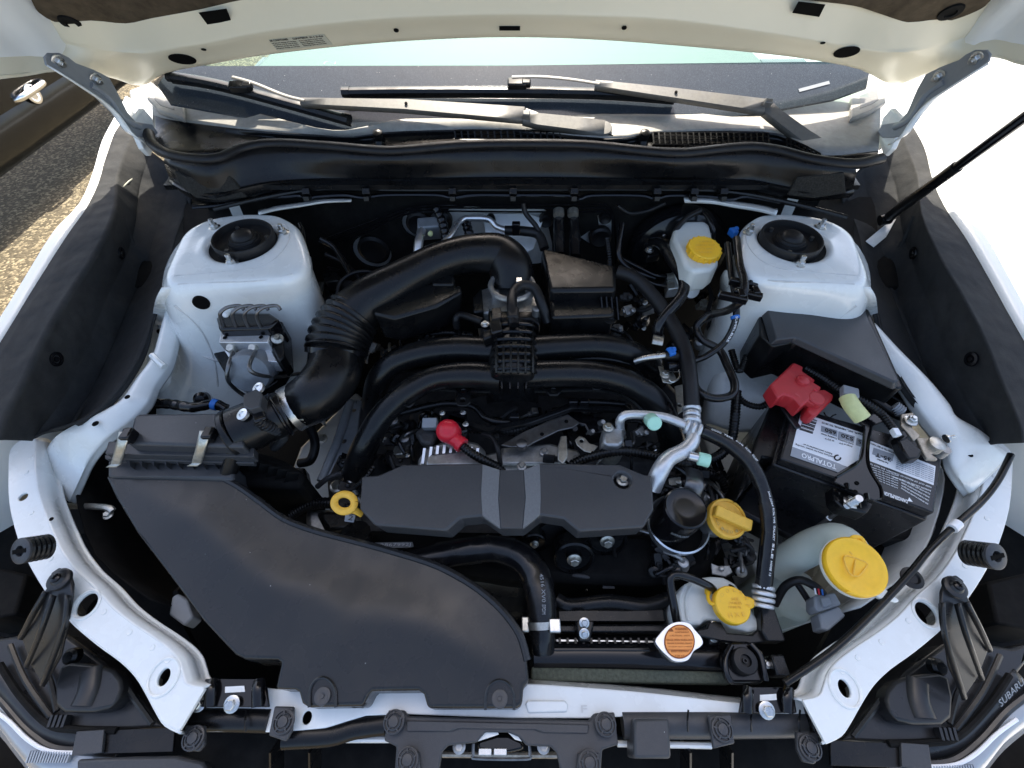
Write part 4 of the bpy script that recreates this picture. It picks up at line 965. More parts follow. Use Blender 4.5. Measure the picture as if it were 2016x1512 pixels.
# belt cover
bc = thing('belt_cover', 'charcoal plastic belt cover with centre facets tinted paler as if skylit', 'belt cover')
BP = .905
bo = [(712, 937), (745, 935), (792, 914), (949, 912), (985, 924), (1030, 924), (1064, 911), (1220, 914), (1270, 934), (1284, 935), (1288, 1003), (1268, 1038), (1140, 1046), (1110, 1021), (1064, 1014), (1029, 1041), (985, 1041), (949, 1016), (906, 1020), (878, 1045), (737, 1034), (708, 1003)]
o = poly('shell', bo, BP, .040, 'cover', bc, .0035, inset=-.035, holes=[circ(1226, 945, 17, BP, 28)])
lo_, hi_ = BP + .0006, BP + .0085
for q in ([(950, 913.5, lo_), (984, 924.5, hi_), (981, 980, hi_), (985, 1040, hi_), (949.5, 1015, lo_), (947, 970, lo_)], [(1031, 924.5, hi_), (1063, 912.5, lo_), (1065, 980, lo_), (1063.5, 1013, lo_), (1029.5, 1040, hi_), (1035, 978, hi_)]):
    obj('facet', plate(T(q), .008), 'cover_skylit', bc, bev=.0012)
poly('centre_rib', [(984.5, 925), (1030.5, 925), (1034.5, 978), (1029, 1040), (985.5, 1040), (981.5, 980)], hi_ - .0006, .008, 'cover', bc, .0012)
obj('bolt_well', lathe([(.0152, -.03), (.0152, -.028), (.0148, -.018), (.004, -.0185)], W(1226, 945, BP), n=26), 'matte', bc)
bolt(bc, W(1226, 946, BP - .018), .011, mat='zinc')
# dipstick
dp = thing('dipstick', 'yellow-orange ring-handled oil dipstick left of the belt cover', 'dipstick')
cx = [W(678 + 20 * math.cos(a), 990 + 17 * math.sin(a), .895) for a in [2 * math.pi * i / 24 for i in range(24)]]
obj('ring', tube(cx + [cx[0]], .0062, 10, 1, straight=True, flat=.8), 'ochre', dp)
obj('shank', tube(T([(688, 1000, .893), (700, 1005, .888), (712, 1013, .875)]), [.0075, .006, .005], 8, 3, flat=.6), 'ochre', dp)
poly('tag', [(680, 1012), (700, 1014), (696, 1028), (678, 1026)], .865, .002, 'label_grey', dp, .0004)
text(dp, '2', (684, 1024), (693, 1025), .867, 10, 'ink')

# throttle side: left loom and grey bracket, frame rails
poly('frame_rail', [(560, 960), (590, 880), (700, 770), (735, 800), (665, 950), (640, 1000)], .60, .12, 'paint', body, .008)
poly('frame_rail', [(1375, 830), (1470, 800), (1560, 1040), (1600, 1200), (1520, 1210), (1440, 1000)], .58, .12, 'paint', body, .008)
br = thing('support_bracket', 'grey pressed-steel bracket standing left of the manifold', 'bracket')
poly('plate', [(682, 785), (712, 788), (704, 850), (690, 898), (668, 895), (640, 952), (627, 946), (650, 880)], .76, .004, 'motor', br, .002, holes=[circ(697, 807, 4, .76, 12), circ(677, 868, 5, .76, 12)])
obj('fold', tube(T([(690, 790, .76), (664, 870, .762), (633, 948, .755)]), .010, 10), 'motor', br)
text(br, 'H', (694, 795), (701, 795), .762, 8, 'ink')
hosepx('wiring_loom', [(560, 830, .86), (600, 830, .80), (620, 870, .75), (612, 905, .73), (590, 912, .72)], 9, 'rubber', label='black loom curling down beside the white frame rail', category='loom')
hosepx('corrugated_loom', [(575, 1012, .74), (605, 995, .76), (640, 990, .77), (660, 992, .77)], 10, 'satin', corr=.006, label='corrugated black loom left of the yellow dipstick ring', category='loom')
bolt(en, W(634, 865, .66), .013, mat='zinc'); bolt(en, W(663, 958, .72), .014, mat='zinc'); bolt(en, W(586, 985, .68), .012, mat='castalu')
poly('plug_cluster', [(550, 920), (600, 920), (605, 945), (560, 945)], .74, .03, 'satin', en, .004)
poly('rocker_cover', [(600, 1000), (700, 1000), (720, 1050), (680, 1070), (600, 1040)], .735, .06, 'castalu', en, .01)
poly('rocker_cover', [(618, 1005), (690, 1004), (705, 1040), (640, 1048)], .765, .03, 'satin', en, .01)
for i in range(14): clutter(random.uniform(655, 722), random.uniform(895, 1005), random.uniform(.74, .80), 1)

# oil filter and filler
of = thing('oil_filter', 'glossy black oil filter standing in a silver ring', 'oil filter')
c = W(1350, 1000, .895); r = 43 * S(1350, 1000, .895)
obj('can', lathe([(r * 1.0, -.085), (r, -.080), (r, -.004), (r * .97, 0), (r * .90, .0015), (r * .86, .0005), (r * .4, .001)], c, (0.03, -.04, 1), 44), 'gloss', of)
rc_ = W(1336, 1030, .81); rr = 60 * S(1336, 1030, .81)
obj('drip_ring', lathe([(rr * .88, -.03), (rr * .98, -.012), (rr, 0), (rr * .95, .002), (rr * .92, -.008), (rr * .88, -.026)], rc_, (0, 0, 1), 44), 'alu', of)
obj('drip_well', lathe([(rr * .885, -.026), (rr * .885, -.022)], rc_, n=30), 'matte', of)
for i in range(5):
    a = -2.2 + i * .16
    p = c + Vector((math.cos(a) * r * 1.005, math.sin(a) * r * 1.005, -.035)); q = c + Vector((math.cos(a + .15) * r * 1.005, math.sin(a + .15) * r * 1.005, -.035))
    text3(of, ['USE ONLY', 'FILTER', 'OIL', 'TURN', '3/4'][i], p, q, Vector((math.cos(a), math.sin(a), 0)), .007, 'greyplastic', .0006)
ofc = thing('oil_filler', 'ochre oil filler cap with a raised grip bar', 'oil cap')
c = W(1434, 1020, .855); s_ = S(1434, 1020, .855); ax = Vector((.12, -.22, 1)).normalized()
obj('lid', lathe([(35 * s_, -.016), (39 * s_, -.012), (39 * s_, -.002), (37.5 * s_, 0), (33 * s_, .0005), (32.5 * s_, -.0015), (10 * s_, -.001)], c, ax, 40), 'ochre', ofc)
gd = (W(1474, 1032, .87) - W(1404, 1006, .87)).normalized()
obj('grip', box(c + ax * .006 + gd * .003, 74 * s_, 22 * s_, .015, ax, gd), 'ochre', ofc, bev=.0025)
obj('neck', lathe([(28 * s_, -.06), (30 * s_, -.016)], c, ax, 26), 'castalu', ofc)
for i in range(9):
    a0 = math.pi * (1.05 + .09 * i); u_, v_, w_ = axes(ax, gd)
    p = c + (u_ * math.cos(a0) + v_ * math.sin(a0)) * 29 * s_; q = c + (u_ * math.cos(a0 + .2) + v_ * math.sin(a0 + .2)) * 29 * s_
    text3(ofc, 'ENGINEOIL'[i], p, q, ax, .0045, 'brass', .0012)
hosepx('pipe_bracket', [(1365, 925, .87), (1368, 950, .885), (1360, 975, .87)], 17, 'darksteel', en, flat=.25)
hosepx('corrugated_loom', [(1330, 925, .80), (1385, 930, .81), (1420, 945, .80), (1430, 970, .78)], 8, 'satin', corr=.006, label='corrugated loom passing behind the oil filter', category='loom')
hosepx('corrugated_loom', [(1350, 975, .77), (1400, 965, .79), (1440, 985, .76)], 8, 'satin', corr=.006, label='corrugated loom between the oil filter and its filler', category='loom')
for i in range(34): clutter(random.uniform(1275, 1480), random.uniform(1055, 1125), random.uniform(.70, .77), 1)
for i in range(22): clutter(random.uniform(1300, 1420), random.uniform(915, 990), random.uniform(.76, .82), 1)
for i in range(26): clutter(random.uniform(975, 1300), random.uniform(800, 905), random.uniform(.78, .84), 1)
for i in range(16): clutter(random.uniform(770, 870), random.uniform(820, 910), random.uniform(.76, .82), 1)
for i in range(20): clutter(random.uniform(1040, 1290), random.uniform(1050, 1150), random.uniform(.66, .74), 0)

# air conditioning pipes
ac = thing('aircon_pipe', 'thin bright aluminium air conditioning pipe with a mint cap', 'pipe', 'air conditioning pipes')
hosepx('pipe', [(1221, 846, .875), (1221, 828, .90), (1234, 817, .91), (1270, 817, .91), (1310, 822, .91), (1352, 838, .91)], 9, 'pipealu', ac, n=14)
obj('service_port', lathe([(.008, 0), (.008, .016)], W(1278, 823, .91), (0, -.75, .6), 16), 'alu', ac)
obj('port_cap', lathe([(.012, .008), (.013, .010), (.013, .032), (.011, .034)], W(1278, 823, .91), (0, -.75, .6), 22), 'mint', ac)
for k in range(3):
    p, q = T([(1348 + k * 12, 838 + k * 5, .91), (1356 + k * 12, 841 + k * 5, .91)])
    obj('crimp', tube([p, q], .0145, 18, 2), 'pipealu', ac, bev=.003)
ab = thing('compressor_fitting', 'cast fitting on the compressor where the thin pipe ends', 'fitting')
poly('body', [(1186, 846), (1196, 836), (1215, 840), (1230, 842), (1229, 870), (1220, 878), (1196, 878), (1186, 870)], .885, .04, 'castalu', ab, .006)
obj('foot', lathe([(.022, -.05), (.024, -.02), (.020, 0)], W(1208, 872, .85), n=22), 'castalu', ab)
bolt(ab, W(1197, 842, .888), .010, mat='zinc')
ac2 = thing('aircon_pipe', 'thick bright aluminium pipe bending down behind the belt cover', 'pipe', 'air conditioning pipes')
hosepx('pipe', [(1362, 838, .905), (1364, 866, .905), (1348, 886, .90), (1318, 902, .90), (1300, 926, .895), (1284, 962, .87)], [14, 14, 15, 16, 17, 17], 'pipealu', ac2, n=18)
p, q = T([(1356, 897, .905), (1378, 902, .905)]); obj('service_port', tube([p, q], .008, 14, 2), 'alu', ac2)
p, q = T([(1374, 902, .905), (1397, 908, .905)]); obj('port_cap', tube([p, q], .0115, 18, 2), 'mint', ac2, bev=.002)
for k in range(3):
    p, q = T([(1362, 802 + k * 12, .91), (1362, 811 + k * 12, .91)]); obj('crimp', tube([p, q], .0165 - .001 * (k % 2), 18, 2), 'pipealu', ac2, bev=.003)
ach = hosepx('aircon_hose', [(1382, 848, .91), (1430, 872, .905), (1476, 912, .90), (1504, 970, .885), (1514, 1040, .865), (1508, 1110, .84), (1502, 1162, .82)], 15, 'hose', n=16, label='thick black rubber hose arcing past the battery to the front', category='hose')
for k, tx in enumerate(('GOOD', 'YEAR', 'R134a', 'SAE J2064', 'GALAXY')):
    pts = T([(1399 + 1, 846, .922), (1425, 856, .922), (1448, 868, .92), (1466, 881, .92), (1480, 895, .918), (1492, 912, .915)])
    text3(ach, tx, pts[k], pts[k].lerp(pts[k + 1], .8), UP + Vector((.2, .3, 0)), .005, 'print_white', .0)
pts = T([(1518, 965, .905), (1528, 1000, .90), (1530, 1035, .89), (1528, 1070, .88), (1524, 1105, .87), (1520, 1140, .86)])
for k in range(5): text3(ach, ('SAE J2064', 'R134a TYPE', 'GALAXY', 'SLE', 'HOSE 13')[k], pts[k], pts[k].lerp(pts[k + 1], .85), UP + Vector((.5, 0, 0)), .004, 'print_white', -.006)
cr = thing('hose_ferrule', 'ribbed aluminium ferrule at the front end of the thick hose', 'ferrule')
for k in range(4):
    p, q = T([(1503, 1152 + k * 12, .82), (1503, 1161 + k * 12, .818)]); obj('ring', tube([p, q], (.0165, .0175, .0165, .015)[k], 18, 2), 'pipealu', cr, bev=.002)
hosepx('vacuum_hose', [(1214, 535, .99), (1250, 548, .985), (1290, 588, .97), (1325, 640, .955), (1348, 690, .945), (1358, 740, .935), (1362, 800, .915)], 14, 'rubber', n=14, label='thick matte black hose from resonator box to the aluminium joint', category='hose')
hosepx('heater_hose', [(1283, 478, .985), (1300, 480, 1.0), (1320, 508, 1.0), (1345, 550, .995), (1342, 582, .985), (1312, 618, .965), (1296, 645, .945), (1294, 670, .92)], 11, 'hose', n=14, label='glossy black hose bending in front of the brake reservoir', category='hose')
obj('spring_clip', tube(T([(1285, 668, .945), (1305, 672, .945)]), .012, 12, 2, flat=.5), 'zinc', en)
# evap and vent hoses at the right tower
hosepx('vent_hose', [(1450, 470, 1.055), (1456, 520, 1.05), (1465, 555, 1.045), (1462, 588, 1.03), (1435, 610, 1.0), (1395, 622, .97), (1372, 642, .95), (1382, 668, .94), (1415, 688, .935), (1432, 720, .93), (1446, 755, .925), (1440, 778, .92), (1405, 784, .92), (1375, 770, .92), (1362, 745, .92)], 7.5, 'hose', res=9, label='s-shaped glossy black hose looping in front of the right tower', category='hose')
vh = hosepx('vent_hose', [(1432, 480, 1.04), (1440, 540, 1.03), (1448, 590, 1.01), (1448, 630, .985), (1428, 672, .95), (1392, 700, .93), (1362, 712, .93)], 6.5, 'hose', label='printed thin black hose running behind the s-shaped one', category='hose')
tx = T([(1449, 622, .998), (1446, 640, .985), (1440, 655, .975), (1430, 672, .965)])
for k in range(3): text3(vh, 'SUMIRUBBER'[k * 3:k * 3 + 3], tx[k], tx[k + 1], UP, .004, 'print_white', .0)
for x, y in ((1463, 558), (1443, 586), (1472, 580)):
    obj('hose_holder', join(box(W(x, y, 1.035), .05, .012, .014, (0, 0, 1), (1, -.35, 0)), box(W(x + 14, y - 4, 1.035), .012, .02, .018)), 'gloss', bev=.002, label={558: 'upper black holder clip across the two vent hoses', 586: 'lower black holder clip on the inner vent hose', 580: 'black holder clip nearest the fuse box on the vent hoses'}[y], category='clip', group='hose clips')
for x, y, z, lb in ((1443, 458, 1.03, 'bright blue hose clip behind the right strut tower'), (1320, 695, .945, 'bright blue clip on the quick connector by the runners')):
    obj('hose_clip', join(box(W(x, y, z), .013, .018, .016, (0, 0, 1), (1, .3, 0)), box(W(x + 5, y - 3, z), .008, .009, .019)), 'blue', bev=.002, label=lb, category='clip')
obj('blue_band', tube(T([(1447, 622, .99), (1448, 628, .987)]), .0085, 12, 2), 'blue', en)
qc = thing('quick_connector', 'zinc quick connector and bracket at the end of the runners', 'fitting')
hosepx('spout', [(1250, 712, .92), (1275, 704, .935), (1310, 700, .94)], 6, 'steel', qc)
hosepx('plug', [(1308, 700, .94), (1350, 702, .935)], 11, 'satin', qc)
hosepx('lower_plug', [(1312, 722, .93), (1345, 722, .925)], 11, 'gloss', qc)
poly('bracket', [(1296, 720), (1320, 725), (1332, 745), (1322, 755), (1305, 752)], .915, .003, 'zinc', qc, .001)
bolt(qc, W(1309, 738, .917), .010, mat='zinc')
obj('wire_latch', tube(T([(1335, 722, .93), (1338, 742, .925), (1325, 752, .92), (1318, 748, .92)]), .0018, 6, 4), 'steel', qc)
poly('rail', [(1328, 760), (1350, 755), (1350, 805), (1335, 815)], .86, .004, 'zinc', qc, .001, holes=[circ(1338, 812 - 14, 4, .86, 10)])
hosepx('corrugated_conduit', [(1450, 770, .88), (1446, 830, .86), (1438, 870, .84), (1410, 900, .83), (1350, 912, .85), (1280, 895, .86), (1220, 888, .865), (1160, 900, .85), (1125, 915, .83)], 9.5, 'satin', corr=.006, amp=.07, res=9, label='long corrugated black conduit crossing behind the belt cover', category='conduit')
hosepx('corrugated_conduit', [(1440, 690, .90), (1455, 730, .89), (1470, 700, .90)], 6, 'satin', corr=.005, label='short corrugated conduit beside the fuse box', category='conduit')
hosepx('corrugated_conduit', [(1452, 780, .86), (1470, 795, .86), (1500, 800, .87), (1530, 780, .90)], 6, 'satin', corr=.005, label='corrugated cable curving to the red battery cover', category='conduit')
# firewall pipes
hosepx('heater_pipe_hose', [(1100, 415, 1.02), (1100, 450, 1.0), (1102, 500, .97)], 11, 'hose', label='heater hose, first of two upright at the firewall', category='hose', group='heater hoses')
hosepx('heater_pipe_hose', [(1128, 415, 1.02), (1131, 450, 1.0), (1133, 505, .97)], 11, 'hose', label='heater hose, second of two upright at the firewall', category='hose', group='heater hoses')
for x in (1100, 1128): obj('spring_clip', tube(T([(x, 414, 1.03), (x, 424, 1.025)]), .0125, 14, 2), 'zinc', fi)
fp = thing('firewall_pipe', 'bent aluminium pipe with a black sleeve at the firewall', 'pipe')
hosepx('pipe', [(858, 490, .99), (885, 466, 1.0), (908, 434, 1.01), (930, 430, 1.01), (962, 432, 1.01), (978, 446, 1.0), (1000, 454, 1.0)], 6, 'alu', fp)
hosepx('sleeve', [(994, 454, 1.0), (1030, 455, 1.0), (1060, 462, .995), (1072, 490, .98)], 9.5, 'rubber', fp)
obj('clip', box(W(1016, 450, 1.01), .018, .014, .03), 'gloss', fp, bev=.002)
xv = thing('expansion_valve', 'grey valve block with two pipes on the firewall', 'valve')
obj('block', box(WY(846, 450, .93), .05, .03, .045, (0, -.3, 1), (1, .1, 0)), 'motor', xv, bev=.004)
hosepx('pipe', [(832, 448, 1.0), (825, 475, .99), (822, 505, .97)], 9, 'alu', xv)
obj('cap', lathe([(.005, 0), (.006, .008), (.003, .010)], WY(848, 458, .90), (0, -1, .2), 8), 'palegreen', xv)
hosepx('taped_loom', [(860, 412, 1.03), (872, 440, 1.01), (880, 480, .98)], 9, 'gloss', corr=.012, amp=.08, label='taped black loom beside the valve block', category='loom')
hosepx('taped_loom', [(918, 440, 1.0), (924, 460, .99), (935, 485, .97)], 9, 'gloss', corr=.012, amp=.08, label='taped black loom in front of the white firewall opening', category='loom')
poly('tunnel_bracket', [(950, 420), (1040, 420), (1070, 430), (1050, 490), (1000, 515), (960, 490)], (.20, .82, 0), .004, 'paint', body, .002)
for x, y, r in ((968, 470, 8), (1000, 478, 5)): hole(body, x, y, r, (.2035, .82, 0))
hosepx('bonnet_cable', [(1030, 400, 1.05), (1035, 420, 1.03), (1055, 445, 1.01), (1068, 470, .99)], 5, 'rubber', label='thin black tube hanging from the back harness', category='tube')
# dark odds and ends behind the runners
for i in range(60): clutter(random.uniform(*random.choice(((620, 760), (1220, 1420), (1070, 1240), (760, 900)))), random.uniform(560, 720), random.uniform(.72, .84), 1)

# wiring and brackets across the back and under the runners
for k, pts in enumerate(([(1215, 405, 1.05), (1240, 420, 1.03), (1275, 415, 1.03), (1310, 400, 1.05)], [(1225, 440, 1.01), (1218, 500, .97), (1240, 530, .95), (1290, 548, .94)],
    [(1195, 470, .99), (1200, 520, .96), (1190, 560, .93)], [(640, 500, .97), (680, 520, .95), (720, 560, .93)], [(630, 470, 1.0), (660, 490, .98), (690, 540, .95)],
    [(1090, 650, .90), (1130, 632, .92), (1180, 640, .92), (1225, 655, .90)], [(1230, 600, .90), (1262, 612, .91), (1290, 600, .92)], [(1240, 560, .93), (1260, 600, .90), (1250, 650, .87)],
    [(770, 650, .88), (820, 660, .90), (880, 655, .91), (930, 660, .91)], [(1380, 540, .93), (1400, 580, .91), (1390, 620, .89)], [(1300, 905, .83), (1340, 925, .82), (1380, 960, .80)], [(700, 960, .80), (720, 940, .82), (735, 920, .82)])):
    hosepx('loom', pts, (4, 6, 5)[k % 3], ('rubber', 'gloss', 'satin')[k % 3], en, corr=(.006 if k % 3 == 2 else 0), amp=.08)
for k, (x, y, z) in enumerate(((1100, 655, .905), (1120, 668, .90), (1236, 612, .91), (1258, 590, .92), (1232, 585, .92), (790, 652, .89), (840, 665, .90), (905, 662, .91), (1275, 610, .90), (660, 590, .90), (690, 600, .88), (1385, 600, .88), (1405, 640, .86), (1255, 640, .88), (1215, 650, .90), (1420, 660, .85), (770, 870, .78), (790, 890, .79), (765, 900, .77), (745, 860, .78), (1260, 850, .82), (1275, 880, .81), (1310, 870, .80), (1330, 950, .80))):
    ax = (random.uniform(-.5, .5), random.uniform(-.7, .1), 1)
    m_ = ('satin', 'gloss', 'castalu', 'satin', 'block', 'zinc')[k % 6]
    obj('fitting', join(box(W(x, y, z), random.uniform(.014, .026), random.uniform(.014, .022), .016, ax), lathe([(.006, 0), (.006, .014), (.004, .016)], W(x + 6, y + 3, z), ax, 12), box(W(x - 8, y + 2, z - .004), .010, .012, .02, ax)), m_, en, bev=.002)
    if k % 2: bolt(en, W(x + 12, y + 6, z), .006, ax, mat=('steel', 'zinc')[k % 4 // 2])
hosepx('spring_clip', [(1287, 664, .93), (1306, 668, .93)], 12, 'zinc', en, flat=.4)
# ================================================================== air duct, air cleaner
ad = thing('air_duct', 'huge matte black air intake duct sweeping to the front', 'air duct')
AP = (.842, .10, 0)
do = [(207, 936), (300, 938), (436, 940), (470, 958), (515, 990), (560, 1022), (620, 1045), (700, 1066), (780, 1088), (860, 1114), (930, 1152), (985, 1198), (1022, 1248), (1038, 1300), (1042, 1342), (1031, 1350), (1028, 1388), (1018, 1394), (842, 1394), (834, 1366), (824, 1359), (732, 1360), (726, 1366), (714, 1390), (606, 1392), (594, 1384), (588, 1362), (580, 1357), (541, 1356), (553, 1304), (546, 1299), (482, 1298), (462, 1288), (400, 1222), (330, 1128), (270, 1050), (228, 980)]
dl = [W(*p, AP) for p in do]
obj('shell', crowned(dl, .075, .017, .11), 'duct', ad, bev=.009, seg=4, ang=50)
rim_ = [W(p[0], p[1], AP) + Vector((0, 0, -.002)) for p in do[2:14]]
obj('rolled_edge', tube(rim_, .006, 8, 4), 'duct', ad)
for p in ((636, 1365, 26), (984, 1370, 28)):
    arch = [(p[0] - p[2], p[1] + 28), (p[0] - p[2] + 1, p[1] - 5), (p[0] - p[2] * .6, p[1] - 24), (p[0], p[1] - 31), (p[0] + p[2] * .6, p[1] - 24), (p[0] + p[2] - 1, p[1] - 5), (p[0] + p[2], p[1] + 28)]
    obj('arch_bead', tube([W(*q, AP) + UP * .0018 for q in arch], .0022, 6, 5), 'duct', ad)
    c = W(p[0], p[1] + 6, AP) + UP * .0012; s_ = S(p[0], p[1], AP)
    obj('push_pin', lathe([(16 * s_, -.004), (15.5 * s_, .0025), (12 * s_, .003), (4 * s_, .002), (3.5 * s_, .0035)], c, (0, 0, 1), 28), 'cover', ad)
# push pin between the two
c = W(702, 1382, .818); s_ = S(702, 1382, .818)
poly('pin_plate', [(672, 1392), (684, 1364), (692, 1359), (732, 1359), (722, 1388), (714, 1394)], .822, .006, 'cover', ad, .002)
pp = obj('push_pin', lathe([(13.5 * s_, 0), (13 * s_, .005), (9 * s_, .006), (8.5 * s_, .004), (2 * s_, .0045)], W(701, 1378, .823), (0, 0, 1), 26), 'satin', ad)

ar = thing('air_cleaner', 'black air cleaner box with two silver clips', 'air cleaner')
poly('lid', [(262, 826), (272, 814), (440, 812), (470, 830), (480, 880), (250, 874)], .945, .05, 'cover', ar, .008)
poly('rim', [(212, 868), (452, 866), (500, 880), (500, 900), (205, 893)], .922, .018, 'cover', ar, .003)
poly('lower_rim', [(205, 895), (450, 894), (500, 904), (500, 912), (206, 903)], .905, .012, 'cover', ar, .002)
poly('lower_box', [(210, 905), (446, 905), (462, 915), (458, 945), (430, 944), (210, 938)], .885, .16, 'cover', ar, .006)
for k in range(8):
    x = 245 + k * 24
    obj('gusset', plate(T([(x, 904), (x + 10, 904), (x + 10, 917)], .900), .02), 'cover', ar)
poly('side_box', [(446, 880), (500, 884), (560, 905), (600, 930), (590, 960), (480, 955), (440, 940)], .84, .14, 'matte', ar, .01)
for k in range(7): obj('side_rib', beam(W(470 + k * 18, 900 + k * 5, .865), W(455 + k * 18, 940 + k * 5, .80), .003, .02), 'matte', ar)
obj('corner_post', tube(T([(462, 880, .92), (458, 905, .90), (446, 945, .86)]), .014, 14, 3), 'satin', ar)
for x, y in ((236, 848), (395, 846)):
    cl = [W(x + 8, y + 2, .965), W(x + 4, y + 20, .958), W(x - 1, y + 40, .940), W(x - 6, y + 58, .922), W(x - 8, y + 66, .910), W(x - 18, y + 72, .908)]
    o = obj('spring_clip', sheet([[p - Vector((.0085, 0, 0)) for p in cl], [p + Vector((.0085, 0, 0)) for p in cl]], 1, 4), 'zinc', ar, solid=.0025)
    obj('clip_post', box(W(x + 18, y + 10, .955), .016, .022, .02, (0, 0, 1), (1, 0, 0)), 'gloss', ar, bev=.003)
for k in range(4): obj('slot_bar', beam(W(410 + k * 24, 866, .932), W(408 + k * 24, 876, .928), .003, .008), 'satin', ar)
obj('outlet', tube(T([(470, 850, .925), (510, 832, .928), (560, 812, .925)]), [.044, .042, .040], 26, 5), 'satin', ar, ang=60)
obj('outlet_flange', tube(T([(456, 858, .92), (470, 851, .922)]), [.046, .046], 26, 3), 'satin', ar, bev=.003)
obj('outlet_bead', tube(T([(548, 818, .925), (556, 814, .925)]), .043, 26, 2), 'gloss', ar, bev=.003)
mfs = thing('airflow_sensor', 'small black airflow sensor screwed onto the intake tube', 'sensor')
poly('case', [(478, 778), (504, 765), (517, 776), (512, 800), (492, 806), (478, 800)], .988, .025, 'cover', mfs, .002)
poly('plug', [(490, 802), (514, 796), (524, 822), (500, 832)], .975, .03, 'gloss', mfs, .003)
for x, y in ((507, 763), (476, 815)): 
    obj('ear', lathe([(.010, -.006), (.010, 0), (.005, .001), (.004, -.001)], W(x, y, .98), (-.3, -.2, 1), 18), 'alu', mfs)
hosepx('wire_sleeve', [(508, 828, .97), (530, 840, .95), (548, 850, .92), (556, 862, .88), (540, 880, .84)], 10, 'rubber', corr=.006, label='corrugated sleeve dropping from the airflow sensor plug', category='loom')
hosepx('taped_loom', [(275, 795, .87), (330, 795, .88), (380, 802, .885), (420, 795, .88), (445, 805, .87)], 10, 'gloss', corr=.02, amp=.05, label='taped loom between white tower and air cleaner lid', category='loom')
obj('blue_tape', tube(T([(418, 795, .88), (428, 798, .878)]), .011, 12, 2), 'blue', ar)
obj('grommet_plug', lathe([(.013, -.01), (.014, .004), (.008, .010)], W(397, 785, .87), (.2, -.6, .6), 18), 'gloss', label='black grommet plugged into the white wall behind the air cleaner', category='grommet')
# small rod bracket left of the duct
rod = thing('stay_rod', 'thin steel stay rod reaching to the duct on the left', 'rod')
obj('bar', tube(T([(128, 996, .77), (205, 998, .80), (222, 1006, .80)]), .006, 8, 3, flat=.7), 'zinc', rod)
bolt(rod, W(214, 1014, .79), .009, mat='zinc')
lb = thing('latch_bracket', 'small zinc bracket with studs beside the white lamp arm', 'bracket')
poly('plate', [(100, 938), (112, 925), (150, 932), (128, 975), (118, 972)], .80, .004, 'zinc', lb, .001)
for x, y in ((124, 937), (116, 958)): bolt(lb, W(x, y, .803), .009, stud=.8)

# ================================================================== radiator and cooling
rd = thing('radiator', 'black radiator top tank with a silver fin edge', 'radiator')
RZ = .765
obj('top_tank', tube(T([(1050, 1290), (1200, 1290), (1415, 1296)], RZ), .022, 16, 6, flat=.8), 'gloss', rd)
poly('tank_shelf', [(1085, 1272), (1280, 1272), (1282, 1284), (1085, 1284)], RZ + .018, .02, 'gloss', rd, .003)
poly('fin_edge', [(1095, 1258), (1290, 1261), (1290, 1267), (1095, 1265)], .775, .006, 'steel', rd, .0008)
for k in range(13): obj('crimp_tab', box(W(1102 + k * 15.5, 1262, .778), .0035, .008, .006), 'satin', rd)
poly('core', [(1050, 1240), (1430, 1245), (1430, 1275), (1050, 1272)], .74, .3, 'matte', rd, .004)
poly('fan_shroud', [(1095, 1198), (1160, 1196), (1240, 1197), (1310, 1195), (1315, 1225), (1095, 1225)], .755, .05, 'satin', rd, .005)
poly('shroud_lip', [(1095, 1228), (1320, 1228), (1320, 1247), (1095, 1247)], .765, .03, 'satin', rd, .004)
obj('shroud_arch', tube(T([(1095, 1180), (1125, 1192), (1200, 1184), (1270, 1192), (1315, 1178)], .75), .012, 10, 5, flat=.8), 'satin', rd)
fan = obj('fan_hub', lathe([(.07, -.02), (.072, 0), (.06, .006), (.02, .008)], W(985, 1175, .66), (0, -.9, .5), 34), 'satin', rd)
for x in (1150, 1406):
    b = thing('fan_mount', 'black mount block with two bolts, %s' % ('beside the radiator hose clamp' if x < 1200 else 'next to the radiator cap'), 'mount', 'radiator mounts')
    dy = 0 if x < 1200 else 7
    poly('block', [(x - 18, 1222 + dy), (x + 20, 1222 + dy), (x + 18, 1238 + dy), (x + 12, 1262 + dy), (x - 10, 1262 + dy), (x - 15, 1238 + dy)], .79, .03, 'satin', b, .003)
    bolt(b, W(x, 1226 + dy, .792), .008, (0, -.3, 1), mat='steel'); bolt(b, W(x, 1247 + dy, .792), .008, (0, -.5, 1), mat='steel')
uh = thing('radiator_hose', 'thick glossy upper radiator hose bending into the radiator', 'radiator hose')
hosepx('hose', [(800, 1108, .79), (850, 1098, .80), (910, 1086, .80), (970, 1080, .80), (1020, 1094, .80), (1052, 1130, .80), (1064, 1180, .80), (1066, 1240, .79), (1068, 1282, .775)], [27, 27, 27, 27, 29, 30, 29, 26, 22], 'hose', uh, n=22, res=9, ang=60)
cl = obj('hose_clamp', tube(T([(1065, 1222, .793), (1066, 1237, .79)]), .0265, 26, 2), 'zinc', uh)
obj('clamp_ear', box(W(1034, 1230, .80), .012, .022, .012), 'zinc', cl, bev=.002); obj('clamp_lock', box(W(1092, 1232, .812), .018, .020, .010), 'steel', cl, bev=.002)
tx = T([(1062, 1130, .829), (1066, 1160, .829), (1067, 1190, .828), (1067, 1212, .826)])
for k in range(3): text3(uh, ('4516', 'XV0', 'EPDM')[k], tx[k], tx[k].lerp(tx[k + 1], .85), UP, .006, 'greyplastic', .0)
rcap = thing('radiator_cover', 'silver radiator cap with a round orange warning label', 'radiator cap')
RC = .835
